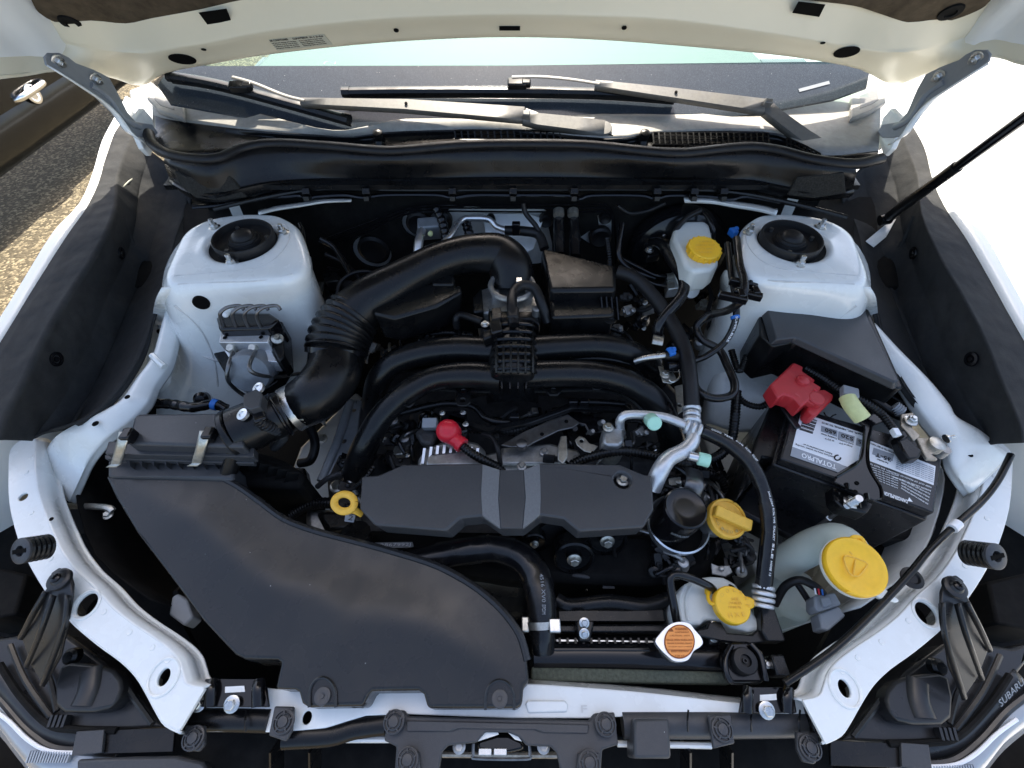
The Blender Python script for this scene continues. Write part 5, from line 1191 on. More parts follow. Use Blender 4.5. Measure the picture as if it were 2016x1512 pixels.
body_ = [(1290, 1262), (1299, 1248), (1312, 1234), (1326, 1226), (1342, 1224), (1358, 1228), (1368, 1240), (1380, 1254), (1384, 1266), (1378, 1274), (1366, 1282), (1356, 1298), (1342, 1303), (1326, 1301), (1312, 1290), (1300, 1278)]
poly('cap', body_, RC, .010, 'alu', rcap, .003, res=3, seg=3)
poly('label', [(p.x, p.y) for p in []] or [(1338 + 29.5 * math.cos(a), 1263 + 33 * math.sin(a)) for a in [2 * math.pi * i / 32 for i in range(32)]], RC + .0012, .001, 'orange', rcap, 0)
ring = [W(1338 + 29 * math.cos(a), 1263 + 32.5 * math.sin(a), RC + .0014) for a in [2 * math.pi * i / 40 for i in range(41)]]
obj('label_ring', tube(ring, .0008, 5, 1, straight=True), 'dark_orange', rcap)
for s_t, y, x0, x1, h in (('WARNING', 1241, 1329, 1354, 5), ('AVERTISSEMENT', 1246, 1329, 1357, 2.4), ('CAUTION : HOT', 1253, 1318, 1358, 2.6), ('NEVER OPEN WHEN HOT', 1262, 1312, 1364, 3.6), ('ENGINE RUNNING OR HOT', 1268, 1314, 1363, 2.6), ('ne jamais ouvrir a chaud', 1274, 1316, 1361, 2.2), ('AVERTISSEMENT', 1284, 1321, 1357, 3.6), ('108 kPa', 1293, 1328, 1349, 3)):
    text(rcap, s_t, (x0, y), (x1, y), RC + .0014, h, 'dark_orange', .0008, -.012)
obj('warning_triangle', plate(T([(1317, 1243), (1326, 1243), (1321.5, 1235)], RC + .0022), .0006), 'dark_orange', rcap)
for y in (1279.5,): obj('label_rule', beam(W(1315, y, RC + .002), W(1361, y, RC + .002), .0006, .0005), 'dark_orange', rcap)
obj('neck', lathe([(.018, -.06), (.020, -.01)], W(1338, 1266, RC), n=20), 'darksteel', rcap)

ct = thing('coolant_tank', 'milky white coolant tank with a yellow lettered cap', 'coolant tank')
poly('tank', [(1327, 1200), (1330, 1175), (1345, 1152), (1370, 1138), (1400, 1134), (1425, 1136), (1448, 1148), (1472, 1185), (1498, 1228), (1500, 1240), (1475, 1244), (1440, 1236), (1420, 1222), (1390, 1220), (1380, 1230), (1335, 1230)], .792, .12, 'milky', ct, .010, seg=4)
for x in (1350, 1362): obj('mould_rib', tube(T([(x - 8, 1222), (x - 12, 1180), (x, 1152)], .7925), .0025, 6, 4), 'milky', ct)
CC = .822
c = W(1443, 1190, CC); s_ = S(1443, 1190, CC); cax = Vector((.05, -.02, 1)).normalized()
cp = obj('cap', lathe([(33 * s_, -.016), (35 * s_, -.014), (35 * s_, -.002), (33 * s_, 0), (5 * s_, .0005)], c, cax, 40), 'yellow', ct)
obj('thumb_tab', plate(T([(1468, 1172), (1482, 1176), (1489, 1186), (1486, 1196), (1474, 1200), (1462, 1195)], CC - .001), .008), 'yellow', cp, bev=.003)
obj('tether', tube(T([(1412, 1188, .818), (1400, 1188, .815), (1394, 1178, .812), (1394, 1164, .808)]), .003, 8, 4), 'yellow', cp)
obj('tether_plug', lathe([(.005, 0), (.006, .008), (.003, .012)], W(1393, 1168, .80), (0, .6, 1), 12), 'yellow', cp)
for i, ch in enumerate('COOLANT'):
    a = math.pi * (1.0 - .155 * i) - .2
    p = W(1443 + 26 * math.cos(a + .12), 1190 - 26 * math.sin(a + .12), CC); q = W(1443 + 26 * math.cos(a - .12), 1190 - 26 * math.sin(a - .12), CC)
    text(cp, ch, (1443 + 25 * math.cos(a + .13), 1190 - 25 * math.sin(a + .13)), (1443 + 25 * math.cos(a - .13), 1190 - 25 * math.sin(a - .13)), CC, 7, 'ochre', .001)
for s_t, y, w_ in (('SEE', 1182, 8), ("OWNER'S", 1190, 13), ('MANUAL', 1198, 13)): text(cp, s_t, (1447 - w_, y), (1447 + w_, y), CC, 5, 'ochre', .001)
text(cp, 'H X E', (1434, 1216), (1466, 1213), CC, 8, 'ochre', .001)
hosepx('overflow_hose', [(1336, 1240, .78), (1328, 1200, .81), (1320, 1155, .825), (1321, 1136, .83), (1334, 1131, .83), (1365, 1140, .825), (1396, 1154, .815), (1405, 1162, .80)], 8, 'hose', res=8, label='bent black overflow hose at the coolant tank corner', category='hose')
# tank bracket and rubber mount
tk = thing('radiator_mount', 'black bracket with a round rubber bushing at the radiator corner', 'mount')
poly('yoke', [(1372, 1240), (1392, 1236), (1396, 1224), (1420, 1224), (1432, 1246), (1480, 1250), (1490, 1240), (1512, 1242), (1510, 1264), (1470, 1268), (1420, 1262), (1376, 1252)], .80, .012, 'satin', tk, .002)
poly('gusset', [(1498, 1188), (1522, 1186), (1548, 1262), (1510, 1262), (1500, 1242)], .81, .03, 'satin', tk, .003)
poly('saddle', [(1432, 1268), (1446, 1262), (1472, 1262), (1490, 1270), (1502, 1292), (1510, 1335), (1498, 1346), (1448, 1346), (1432, 1334), (1424, 1300)], .806, .02, 'gloss', tk, .004)
hosepx('saddle_rim', [(1440, 1270, .81), (1428, 1296, .812), (1430, 1325, .812), (1438, 1342, .81)], 6, 'gloss', tk)
hosepx('saddle_rim', [(1478, 1268, .81), (1496, 1290, .812), (1504, 1320, .812), (1508, 1340, .81)], 6, 'gloss', tk)
c = W(1464, 1302, .812); s_ = S(1464, 1302, .812)
obj('bushing', lathe([(24 * s_, -.01), (24 * s_, .006), (22 * s_, .008), (11 * s_, .009), (10 * s_, .004), (5 * s_, .004), (5 * s_, .007), (2.5 * s_, .007), (2 * s_, .003)], c, (0, 0, 1), 36, sq=1), 'rubber', tk)
obj('plug', box(W(1528, 1312, .80), .02, .028, .03), 'satin', tk, bev=.003); bolt(tk, W(1510, 1308, .80), .006)
for xs, lb in (((385, 415, 530), 'black pressed clamp bracket on the cross member below the duct corner'), ((1447, 1480, 1570), 'black pressed clamp bracket in front of the rubber bushing')):
    lt = thing('clamp_bracket', lb, 'bracket', 'clamp brackets')
    x0, _, x1 = xs; y0, y1 = (1336, 1392) if x0 < 900 else (1352, 1404)
    w_ = x1 - x0
    poly('plate', [(x0 + 18, y0), (x1 - 8, y0), (x1, y1), (x0 + 8, y1)], .822, .006, 'gloss', lt, .002)
    for f in (.22, .86):
        hosepx('rib', [(x0 + w_ * f, y0 + 4, .826), (x0 + w_ * (f - .02), y0 + 22, .830), (x0 + w_ * (f - .02), y1 - 2, .824)], 11, 'gloss', lt, flat=.7)
    poly('window', [(x0 + w_ * .40, y0 + 16), (x0 + w_ * .66, y0 + 14), (x0 + w_ * .67, y0 + 26), (x0 + w_ * .40, y0 + 28)], .8235, .001, 'paint', lt, .0)
    bolt(lt, W(x0 + w_ * .5, y1 - 6, .826), .011, (0, -.25, 1), mat='steel')
    if x0 < 900: bolt(lt, W(392, 1384, .818), .011, (0, -.25, 1), mat='steel')
obj('foam_strip', plate(T([(1046, 1312), (1430, 1322), (1445, 1346), (1046, 1340)], .775), .03), 'greyfoam', bev=.003, label='olive grey foam strip between radiator and cross member', category='foam strip')

# ================================================================== battery corner
fb = thing('fuse_box', 'large charcoal fuse box with a slant-edged lid near the right tower', 'fuse box')
FZ = .985
poly('lid', [(1506, 593), (1690, 598), (1702, 608), (1770, 748), (1762, 752), (1568, 664), (1530, 668)], FZ, .016, 'cover', fb, .003, inset=.055)
poly('side', [(1494, 594), (1694, 597), (1712, 610), (1780, 762), (1770, 766), (1566, 672), (1522, 682), (1496, 660)], FZ - .017, .10, 'satin', fb, .004)
poly('skirt', [(1480, 660), (1520, 690), (1560, 690), (1800, 800), (1830, 812), (1800, 770), (1770, 745), (1500, 600), (1476, 620)], .885, .05, 'satin', fb, .004)
for k in range(3): obj('latch', box(W(1520 + k * 16, 706, .90), .016, .018, .016), 'gloss', fb, bev=.002)
poly('bolt_tab', [(1610, 580), (1632, 576), (1650, 580), (1648, 594), (1612, 594)], .99, .01, 'gloss', fb, .003)
bolt(fb, W(1633, 592, .99), .009)
hosepx('cable_boot', [(1585, 592, .98), (1600, 588, .985), (1616, 586, .985)], 6, 'matte', fb)
bolt(fb, W(1744, 760, .945), .011, mat='steel', stud=.1)

ba = thing('battery', 'black car battery with white and black printed labels', 'battery')
BZ = .900
top = [(1563, 800), (1858, 884), (1840, 1010), (1536, 902)]
poly('lid', top, BZ, .020, 'battery', ba, .003)
cen = sum(T(top, BZ), Vector()) / 4
case = [cen + (p - cen) * 1.035 + Vector((0, 0, -.021)) for p in T(top, BZ)]
obj('case', plate(case, .18), 'battery', ba, bev=.004)
LZ = BZ + .0012
def lab(nm, pts, m, up=0, parent=ba): return obj(nm, plate(T(pts, LZ + up), .0008), m, parent)
l1 = lab('label', [(1577, 812), (1700, 853), (1690, 905), (1668, 919), (1560, 880)], 'label')
lab('label_band', [(1560, 879.5), (1651, 912), (1667, 920), (1650, 930), (1640, 926), (1556, 897)], 'label_grey', .0003, l1)
for q in ([(1617, 838), (1649, 848), (1648, 860), (1616, 849)], [(1651, 849), (1683, 859), (1681, 872), (1649, 862)], [(1687, 862), (1698, 866), (1696, 880), (1685, 876)]):
    lab('value_box', q, 'label_grey', .0004, l1)
def tb_(s_t, p0, p1, h, m='ink', lift=.0009, bold=0): text(l1, s_t, p0, p1, LZ, h, m, lift, bold)
tb_('TOTALPRO', (1646, 916), (1578, 892), 11, 'print_white', bold=.02)
tb_('650', (1646, 850), (1624, 843), 9, bold=.02); tb_('520', (1680, 862), (1656, 854), 9, bold=.02); tb_('5', (1696, 868), (1690, 866), 9)
tb_('PARTS, INC., MEMPHIS, TN 38103', (1698, 855), (1618, 831), 4)
tb_('Cranking Amps', (1648, 863), (1616, 853), 4); tb_('at 32°F', (1642, 868), (1624, 862), 3.5)
tb_('Cold Cranking', (1680, 874), (1650, 864), 4); tb_('Amps at 0°F', (1678, 879), (1652, 871), 3.5)
tb_('Return used batteries to an', (1638, 893), (1582, 874), 3.5); tb_('AutoZone store for proper recycling', (1644, 900), (1566, 874), 3.5)
for k in range(22):
    f = k / 21; a = (1583 + (0 - 9) * f, 819 + 26 * f)
    if k % 5 != 2: lab('barcode_bar', [(a[0], a[1]), (a[0] + 26, a[1] + 8.5), (a[0] + 25.8, a[1] + 9.2 + (k % 3) * .22), (a[0] - .2, a[1] + .7 + (k % 3) * .22)], 'ink', .0004, l1)
rl_ = [W(1649 + 6 * math.cos(a), 901 + 5 * math.sin(a), LZ + .0008) for a in [2 * math.pi * i / 14 for i in range(12)]]
obj('recycling_mark', tube(rl_, .0012, 5, 1, straight=True), 'ink', l1)
l2 = lab('label', [(1714, 868), (1842, 918), (1838, 955), (1709, 906)], 'label')
l3 = lab('label', [(1709, 906.5), (1838, 955.5), (1828, 1003), (1736, 970), (1712, 940)], 'label_black')
lab('value_box', [(1720, 881), (1760, 895), (1757, 908), (1717, 894)], 'label_grey', .0004, l2)
text(l2, '35-T', (1754, 903), (1724, 892), LZ, 9, 'ink', .001, .02)
text(l2, 'DISTRIBUTED BY BEST PARTS', (1762, 892), (1714, 872), LZ, 3.5, 'ink', .001); text(l2, 'Part Number', (1748, 911), (1726, 903), LZ, 4, 'ink', .001)
for k in range(8):
    f = k / 7
    text(l2, 'limited warranty applies see store for full details', (1838 - 1 * f, 922 + 27 * f), (1766 - 3 * f, 896 + 25 * f), LZ, 2.6, 'label_grey', .001)
for k, s_t in enumerate(('KEEP OUT OF REACH OF CHILDREN. DO NOT TIP', 'POISON CAUSES SEVERE BURNS', 'FLUSH EYES GET MEDICAL HELP', 'SHIELD EYES EXPLOSIVE GASES', 'CAN CAUSE BLINDNESS OR INJURY', 'NO SPARKS FLAMES SMOKING')):
    f = k / 5; text(l3, s_t, (1833 - 6 * f, 959 + 33 * f), (1712 + (62 if k > 1 else (0 if k == 0 else 45)), (912 if k == 0 else 938 + 28 * (f - .2))), LZ, 3.4, 'print_white', .001)
for k in range(6):
    f = k / 5; text(l3, 'acid gas burn do not open', (1768 - 1 * f, 937 + 24 * f), (1716 + 4 * f, 920 + 22 * f), LZ, 2.6, 'print_white', .001)
text(l3, '▲DANGER/PELIGRO'[1:], (1786, 985), (1735, 966), LZ, 8, 'print_white', .001, .02)
obj('warning_triangle', plate(T([(1790, 979), (1797, 988), (1787, 986)], LZ + .001), .0004), 'print_white', l3)
pl_ = T([(1622, 812), (1626, 818), (1634, 822), (1640, 818), (1646, 816)], BZ + .0015)
obj('polarity_mark', tube(pl_, .0012, 6, 4), 'gloss', ba)
obj('terminal', lathe([(.009, 0), (.008, .018)], W(1848, 895, BZ), n=16), 'castalu', ba)
obj('case_handle_slot', box(W(1556, 822, BZ + .001), .012, .05, .006, (0, 0, 1), (1, .2, 0)), 'battery', ba, bev=.002)

bt = thing('battery_tray', 'black plastic tray and shield round the battery', 'battery tray')
poly('left_wall', [(1545, 770), (1562, 790), (1532, 905), (1500, 900), (1480, 950), (1450, 985), (1490, 860), (1520, 790)], .875, .16, 'satin', bt, .004)
poly('front_wall', [(1450, 985), (1500, 912), (1545, 925), (1850, 1032), (1835, 1065), (1700, 1050), (1560, 1062), (1440, 1000)], .755, .06, 'satin', bt, .008)
poly('base', [(1440, 1000), (1560, 1062), (1700, 1120), (1830, 1100), (1860, 1060), (1900, 960), (1880, 900), (1560, 800)], .70, .03, 'matte', bt, .008)
hd = thing('battery_strap', 'black waisted steel hold-down strap across the battery', 'strap')
SZ = .914
poly('strap', [(1682, 822), (1700, 812), (1748, 818), (1738, 830), (1720, 838), (1713, 852), (1708, 890), (1711, 915), (1722, 940), (1735, 962), (1737, 982), (1722, 986), (1642, 948), (1646, 938), (1668, 926), (1690, 912), (1698, 892), (1702, 855), (1700, 838)], SZ, .004, 'gloss', hd, .0015)
obj('edge_bead', tube(T([(1702, 838), (1700, 868), (1697, 894), (1688, 914), (1666, 928), (1646, 940)], SZ + .001), .0022, 6, 5), 'gloss', hd)
obj('edge_bead', tube(T([(1716, 842), (1710, 870), (1709, 905), (1716, 928), (1734, 958), (1737, 980)], SZ + .001), .0022, 6, 5), 'gloss', hd)
poly('foot', [(1640, 955), (1722, 990), (1706, 1012), (1690, 1006), (1660, 1000), (1644, 985)], .895, .03, 'satin', hd, .004)
for x, y in ((1667, 952), (1706, 972)): obj('rib', tube(T([(x, y, SZ + .001), (x + 2, y + 12, SZ + .001)]), .0035, 8, 2), 'gloss', hd)
for x, y in ((1687, 951), (1684, 968)): hole(hd, x, y, 4, SZ + .0005)
for k in range(3): obj('foot_rib', beam(W(1646 + k * 20, 968 + k * 9, .900), W(1652 + k * 20, 992 + k * 8, .885), .003, .01), 'satin', hd)
hr = thing('hold_down_bolt', 'threaded hold-down rod with nut in front of the battery', 'bolt')
obj('rod', tube(T([(1672, 992, .895), (1630, 1022, .85), (1568, 1064, .78)]), .0034, 8, 3), 'darksteel', hr)
obj('thread', tube(T([(1692, 981, .935), (1666, 996, .893)]), .0052, 12, 2, corr=.0016, amp=.05), 'steel', hr)
obj('nut', lathe([(.011, 0), (.012, .002), (.009, .003), (.009, .009), (.008, .010)], W(1672, 991, .901), (.3, .2, 1), 6), 'steel', hr)
obj('band', tube(T([(1634, 1019, .853), (1630, 1022, .85)]), .0045, 10, 2), 'print_white', hr)

rt = thing('terminal_cover', 'red plastic cover over the positive battery terminal', 'terminal cover')
RZ_ = .945
poly('box', [(1516, 757), (1562, 713), (1582, 722), (1580, 730), (1606, 748), (1602, 752), (1618, 762), (1614, 768), (1598, 785), (1578, 800), (1562, 782), (1544, 776), (1532, 784)], RZ_, .035, 'redbox', rt, .003)
poly('lower_box', [(1592, 782), (1606, 768), (1622, 766), (1642, 778), (1640, 786), (1610, 816), (1602, 818), (1590, 808)], RZ_ - .012, .03, 'redbox', rt, .003)
c = W(1580, 750, RZ_); obj('dome', lathe([(.012, 0), (.011, .005), (.007, .008), (.006, .008), (.004, .0085)], c, (0, 0, 1), 24), 'redbox', rt)
obj('terminal_round', lathe([(.014, -.02), (.014, .003), (.012, .005)], W(1606, 786, RZ_ - .004), n=24), 'redbox', rt)
obj('tongue', beam(W(1563, 778, RZ_ - .004), W(1600, 800, RZ_ - .008), .004, .01), 'redbox', rt)
text(rt, '+', (1601, 777), (1612, 769), RZ_, 9, 'red', .002)
cbx = hosepx('battery_cable', [(1585, 725, .93), (1620, 745, .93), (1665, 775, .935), (1700, 790, .935), (1735, 815, .93), (1760, 845, .93), (1772, 862, .93)], 7.5, 'satin', corr=.005, amp=.07, res=8, label='corrugated black cable along the back of the battery', category='cable')
hosepx('battery_cable', [(1590, 728, .91), (1650, 752, .915), (1700, 772, .92), (1750, 806, .92), (1775, 815, .91)], 7, 'satin', res=8, label='smooth black cable below the fuse box edge', category='cable')
obj('cable_sleeve', tube(T([(1760, 800, .925), (1776, 812, .922)]), .010, 12, 2, corr=.004), 'greyplastic', bev=0, label='ribbed grey sleeve on the cable below the fuse box', category='sleeve')
obj('tube_offcut', tube(T([(1668, 782, .95), (1678, 800, .948), (1698, 825, .94)]), [.0135, .0145, .0145], 18, 5, flat=.9), 'palegreen', label='short pale green-yellow rubber sleeve lying on the strap', category='sleeve')
obj('cable_tag', box(W(1672, 774, .948), .026, .022, .014, (0, 0, 1), (1, -.4, 0)), 'greyplastic', bev=.002, label='grey clip holding the battery cable at the pale sleeve', category='clip')
nt_ = thing('negative_terminal', 'tarnished metal clamp on the negative battery post', 'terminal')
poly('lug', [(1775, 815), (1798, 812), (1802, 822), (1796, 842), (1804, 850), (1812, 858), (1800, 868), (1784, 848), (1774, 838)], .93, .005, 'brown_metal', nt_, .001)
bolt(nt_, W(1792, 829, .932), .011, stud=.3)
poly('strap', [(1803, 860), (1838, 864), (1856, 872), (1850, 884), (1836, 895), (1846, 902), (1846, 906), (1826, 904), (1818, 892)], .925, .006, 'brown_metal', nt_, .0015)
obj('post_ring', lathe([(.013, -.01), (.013, .006), (.008, .008)], W(1842, 876, .925), n=22), 'zinc', nt_)
bolt(nt_, W(1862, 864, .925), .008, (1, .2, .3), stud=1)
poly('sensor', [(1765, 858), (1778, 852), (1818, 888), (1810, 902), (1790, 904), (1774, 880)], .928, .02, 'satin', nt_, .003)
poly('sensor_plug', [(1768, 850), (1780, 846), (1790, 860), (1776, 868)], .93, .016, 'satin', nt_, .002)
obj('plug_tab', box(W(1763, 852, .935), .010, .014, .01), 'print_white', nt_, bev=.001)
# hood release cable along the right arm
hc2 = thing('release_cable', 'long black hood release cable along the right white arm', 'cable')
hosepx('cable', [(1990, 895, .92), (1965, 945, .91), (1930, 990, .90), (1880, 1035, .895), (1830, 1082, .888), (1790, 1130, .88), (1720, 1205, .87), (1640, 1280, .86), (1545, 1345, .84)], 6.5, 'satin', hc2, res=8)
p, q = T([(1886, 1030, .897), (1874, 1041, .896)]); obj('tie', tube([p, q], .0078, 12, 2), 'print_white', hc2)
pr = thing('prop_rod', 'black hood prop rod slanting up at the right', 'prop rod')
a, b = W(1742, 432, 1.0), Vector((.86, .62, 1.55))
d_ = WX(2016, 232, W(2016, 232, 1.3).x)
e_ = a + (d_ - a) * 1.9
obj('rod', tube([a, d_, e_], .0085, 14, 2), 'gloss', pr)
obj('sleeve', tube([a.lerp(d_, .06), a.lerp(d_, .62)], .0105, 14, 2), 'satin', pr)
obj('foot', lathe([(.012, -.01), (.013, .01), (.008, .014)], a, (1, 0, .3), 16), 'satin', pr)
# ================================================================== strut caps and studs
for side, lb in ((-1, 'round black rubber strut cap on the tower by the anti-lock unit'), (1, 'round black rubber strut cap on the tower by the fuse box')):
    c0 = both([(477, 462)], side)[0]; c0 = (477, 464) if side < 0 else (1560, 466)
    z = 1.068; s_ = S(*c0, z); c = W(*c0, z)
    sc = thing('strut_mount', lb, 'strut cap', 'strut caps')
    obj('cup', lathe([(56 * s_, -.05), (58 * s_, -.012), (58 * s_, 0), (56.5 * s_, .002), (54 * s_, .001), (52 * s_, -.010), (34 * s_, -.012)], c, n=44), 'rubber', sc)
    obj('boss', lathe([(33 * s_, -.014), (30 * s_, -.006), (27 * s_, -.006), (25 * s_, -.001), (21 * s_, -.001), (19 * s_, .004), (15 * s_, .007), (6 * s_, .008)], c, n=36), 'rubber', sc)
    for k in range(3):
        a = 2.2 + k * 2.1; obj('stub', lathe([(.004, -.012), (.004, -.004)], c + Vector((math.cos(a) * 44 * s_, math.sin(a) * 44 * s_, 0)), n=10), 'darksteel', sc)
for i, (x, y) in enumerate(((457, 520), (558, 460), (424, 450), (1573, 523), (1474, 460), (1613, 450))):
    bolt(body, W(x, y, 1.051), .0125, stud=.9, name='strut_stud')
for x, y in ((451, 620),): obj('stud', lathe([(.006, 0), (.006, .012), (.004, .014)], W(x, y, .99), (0, -.6, .6), 12), 'paint', body)
for x, y in ((345, 535), (355, 520), (370, 505), (1505, 525), (1610, 530), (1680, 533), (1640, 505), (1650, 480)):
    obj('spot_weld', lathe([(.0035, 0), (.0028, .0006)], W(x, y, 1.0502), n=12), 'seam', body)
obj('rail_rib', tube(T([(300, 700, .955), (312, 712, .955), (324, 722, .952)]), .006, 8), 'paint', body)

# ================================================================== anti-lock brake unit
ab_ = thing('brake_unit', 'anti-lock brake unit with aluminium block, motor and bent pipes', 'brake unit')
ABZ = .975
poly('valve_block', [(434, 649), (532, 649), (528, 674), (430, 674)], ABZ, .055, 'pipealu', ab_, .002)
poly('block_front', [(431, 675), (528, 675), (546, 712), (452, 706)], .952, .03, 'pipealu', ab_, .002)
mc = W(492, 744, .935); mx_ = W(505, 700, .93)
obj('motor', lathe([(.040, 0), (.041, .02), (.040, .060), (.036, .066), (.020, .067), (.012, .070), (.006, .070)], mx_ - Vector((0, 0, .02)), (mc - mx_) + Vector((0, 0, .03)), 36), 'motor', ab_)
for x, y in ((443, 665), (514, 664)): hole(ab_, x, y, 4, ABZ + .001)
for k, x in enumerate((444, 468, 492, 516)):
    obj('union_nut', lathe([(.0085, 0), (.0085, .009), (.006, .012)], W(x, 652, ABZ), (.1, .3, 1), 6), 'zinc', ab_)
    hosepx('pipe', [(x, 648, ABZ + .012), (x - 8, 632, 1.01), (x - 10, 616, 1.03), (x + 4, 605, 1.035), (x + 28, 602, 1.035), (x + 36, 610, 1.03)], 3.6, 'darksteel', ab_, res=6)
for x, pts in ((460, [(459, 694, .965), (450, 720, .965), (448, 745, .945), (462, 765, .90), (490, 785, .87)]), (503, [(503, 692, .965), (493, 712, .985), (492, 728, .985), (510, 738, .965), (545, 742, .91), (590, 735, .88)])):
    obj('union_nut', lathe([(.010, 0), (.010, .010), (.007, .014)], W(x, 688, .955), (0, -.5, 1), 6), 'zinc', ab_); hosepx('pipe', pts, 4, 'darksteel', ab_)
poly('bracket', [(418, 640), (436, 622), (540, 628), (560, 650), (565, 720), (545, 752), (500, 780), (440, 730), (416, 690)], .90, .03, 'satin', ab_, .004)
poly('control_module', [(424, 625), (442, 615), (530, 615), (550, 628), (530, 645), (430, 648)], .995, .06, 'gloss', ab_, .005)
poly('side_plate', [(532, 628), (556, 632), (560, 700), (548, 712), (530, 676)], .96, .05, 'satin', ab_, .004)
obj('bushing', lathe([(.011, 0), (.011, .004), (.006, .007), (.004, .013), (.003, .013)], W(546, 668, .965), (.4, -.2, 1), 20), 'zinc', ab_)
# proportioning block
pb = thing('pipe_junction', 'brass brake pipe junction on the side of the left tower', 'junction')
poly('block', [(552, 560), (566, 553), (584, 562), (588, 576), (574, 580), (556, 570)], 1.0, .02, 'brass', pb, .003)
poly('ear', [(558, 545), (566, 537), (576, 542), (575, 552), (562, 556)], 1.005, .005, 'zinc', pb, .001, holes=[circ(568, 546, 4, 1.005, 10)])
for x, y in ((559, 563), (580, 562), (570, 582)): bolt(pb, W(x, y, 1.003), .009, mat='zinc')
for pts in ([(574, 538, 1.01), (580, 510, 1.02), (590, 480, 1.03), (596, 450, 1.04)], [(586, 550, 1.0), (592, 520, 1.01), (600, 470, 1.03), (590, 440, 1.045)], [(557, 572, .99), (545, 600, .97), (540, 628, .95)], [(568, 592, .98), (558, 612, .96), (565, 640, .93), (575, 655, .90)]):
    hosepx('pipe', pts, 4, 'gloss', pb)
# starter side things by the left tower
sv = thing('solenoid_bracket', 'dark valve on a zinc bracket between left tower and intake pipe', 'valve')
poly('body', [(640, 550), (668, 548), (664, 640), (635, 640)], .90, .05, 'gloss', sv, .004)
obj('bracket', sheet([T([(628, 555, .90), (622, 580, .90), (628, 600, .89), (616, 640, .88)]), T([(640, 552, .90), (634, 580, .90), (636, 600, .89), (626, 640, .88)])], 4, 1), 'zinc', sv, solid=.003)
poly('cap', [(634, 540), (645, 522), (668, 528), (668, 552), (640, 555)], .93, .03, 'satin', sv, .004)
hosepx('vacuum_pipe', [(662, 595, .94), (668, 560, .96), (690, 540, .97), (720, 534, .97), (745, 540, .96)], 3.6, 'rubber', label='thin black tube arching over behind the intake pipe', category='tube')
obj('loose_metal', box(W(680, 575, .86), .04, .05, .03, (0, -.3, 1)), 'block', en, bev=.004)
# flanges below the right side of the towers
poly('side_flange', [(600, 500), (612, 505), (628, 620), (622, 690), (608, 680)], .93, .004, 'paint', body, .001)

# ================================================================== brake master cylinder
bb = thing('brake_booster', 'round black brake booster behind the fluid reservoir', 'brake booster')
bcx = WY(1335, 515, .90)
obj('drum', lathe([(.10, .0), (.118, -.012), (.120, -.03), (.112, -.05), (.09, -.062), (.05, -.068)], bcx + Vector((0, .06, 0)), (0, 1, -.05), 44), 'gloss', bb)
for k in range(5): 
    a = .4 + k * .6; obj('rivet', lathe([(.005, 0), (.003, .003)], bcx + Vector((math.cos(a) * .09, -.004, math.sin(a) * .09)), (0, -1, 0), 10), 'darksteel', bb)
mc_ = thing('master_cylinder', 'aluminium brake master cylinder under the reservoir', 'master cylinder')
hosepx('bore', [(1345, 520, .95), (1352, 550, .93), (1358, 572, .915)], 22, 'alu', mc_, n=22)
obj('end_plug', lathe([(.018, 0), (.020, .006), (.017, .012)], W(1358, 570, .928), (.1, -.8, .5), 26), 'alu', mc_)
poly('port_block', [(1312, 540), (1335, 528), (1345, 545), (1340, 565), (1315, 568)], .945, .03, 'alu', mc_, .004)
for y in (544, 562):
    obj('union_nut', tube(T([(1312, y, .95), (1326, y - 1, .95)]), .007, 6, 2), 'zinc', mc_); hosepx('pipe', [(1312, y, .95), (1290, y - 2, .95), (1260, y - 16, .955), (1220, y - 38, .96)], 4.5, 'gloss', mc_)
br_ = thing('brake_reservoir', 'white brake fluid reservoir with a yellow screw cap', 'reservoir')
poly('tank', [(1326, 452), (1334, 440), (1350, 434), (1385, 434), (1398, 442), (1404, 470), (1416, 500), (1415, 518), (1400, 530), (1365, 534), (1348, 522), (1338, 495), (1326, 470)], 1.035, .055, 'milky', br_, .008, seg=4)
poly('tank_foot', [(1340, 500), (1414, 505), (1412, 524), (1396, 536), (1366, 540), (1350, 530)], .985, .03, 'milky', br_, .008)
c = W(1389, 486, 1.052); s_ = S(1389, 486, 1.052)
cp = obj('cap', lathe([(31 * s_, -.018), (32 * s_, -.016), (32 * s_, -.002), (30 * s_, 0), (4 * s_, .0006)], c, (.06, -.12, 1), 40), 'yellow', br_)
for k in range(18):
    a = 2 * math.pi * k / 18; u_, v_, w_ = axes((.06, -.12, 1)); obj('grip_rib', box(c + (u_ * math.cos(a) + v_ * math.sin(a)) * 32.4 * s_ - w_ * .008, .003, .0035, .012, (.06, -.12, 1)), 'yellow', cp)
for k, s_t in enumerate(('WARNING', 'CLEAN CAP', 'DOT3 ONLY', 'BRAKE')):
    text(cp, s_t, (1370 + 2 * (k in (0, 3)) * 3, 477 + k * 7), (1408 - 2 * (k in (0, 3)) * 3, 477 + k * 7), (1.057, .12, 0) if False else 1.0545, 5.5, 'ochre', .0)
hosepx('sensor_lead', [(1325, 480, 1.0), (1330, 455, 1.03), (1350, 430, 1.045), (1378, 415, 1.05)], 5.5, 'rubber', label='black lead crossing over the brake reservoir corner', category='lead')
hosepx('sensor_lead', [(1378, 412, 1.05), (1395, 430, 1.045), (1405, 455, 1.03), (1402, 480, 1.0)], 4, 'gloss', label='thin black lead behind the brake reservoir', category='lead')
poly('cylinder_bracket', [(1268, 480), (1296, 470), (1300, 500), (1275, 505)], .97, .02, 'satin', bb, .003); bolt(bb, W(1278, 494, .975), .010, mat='steel')

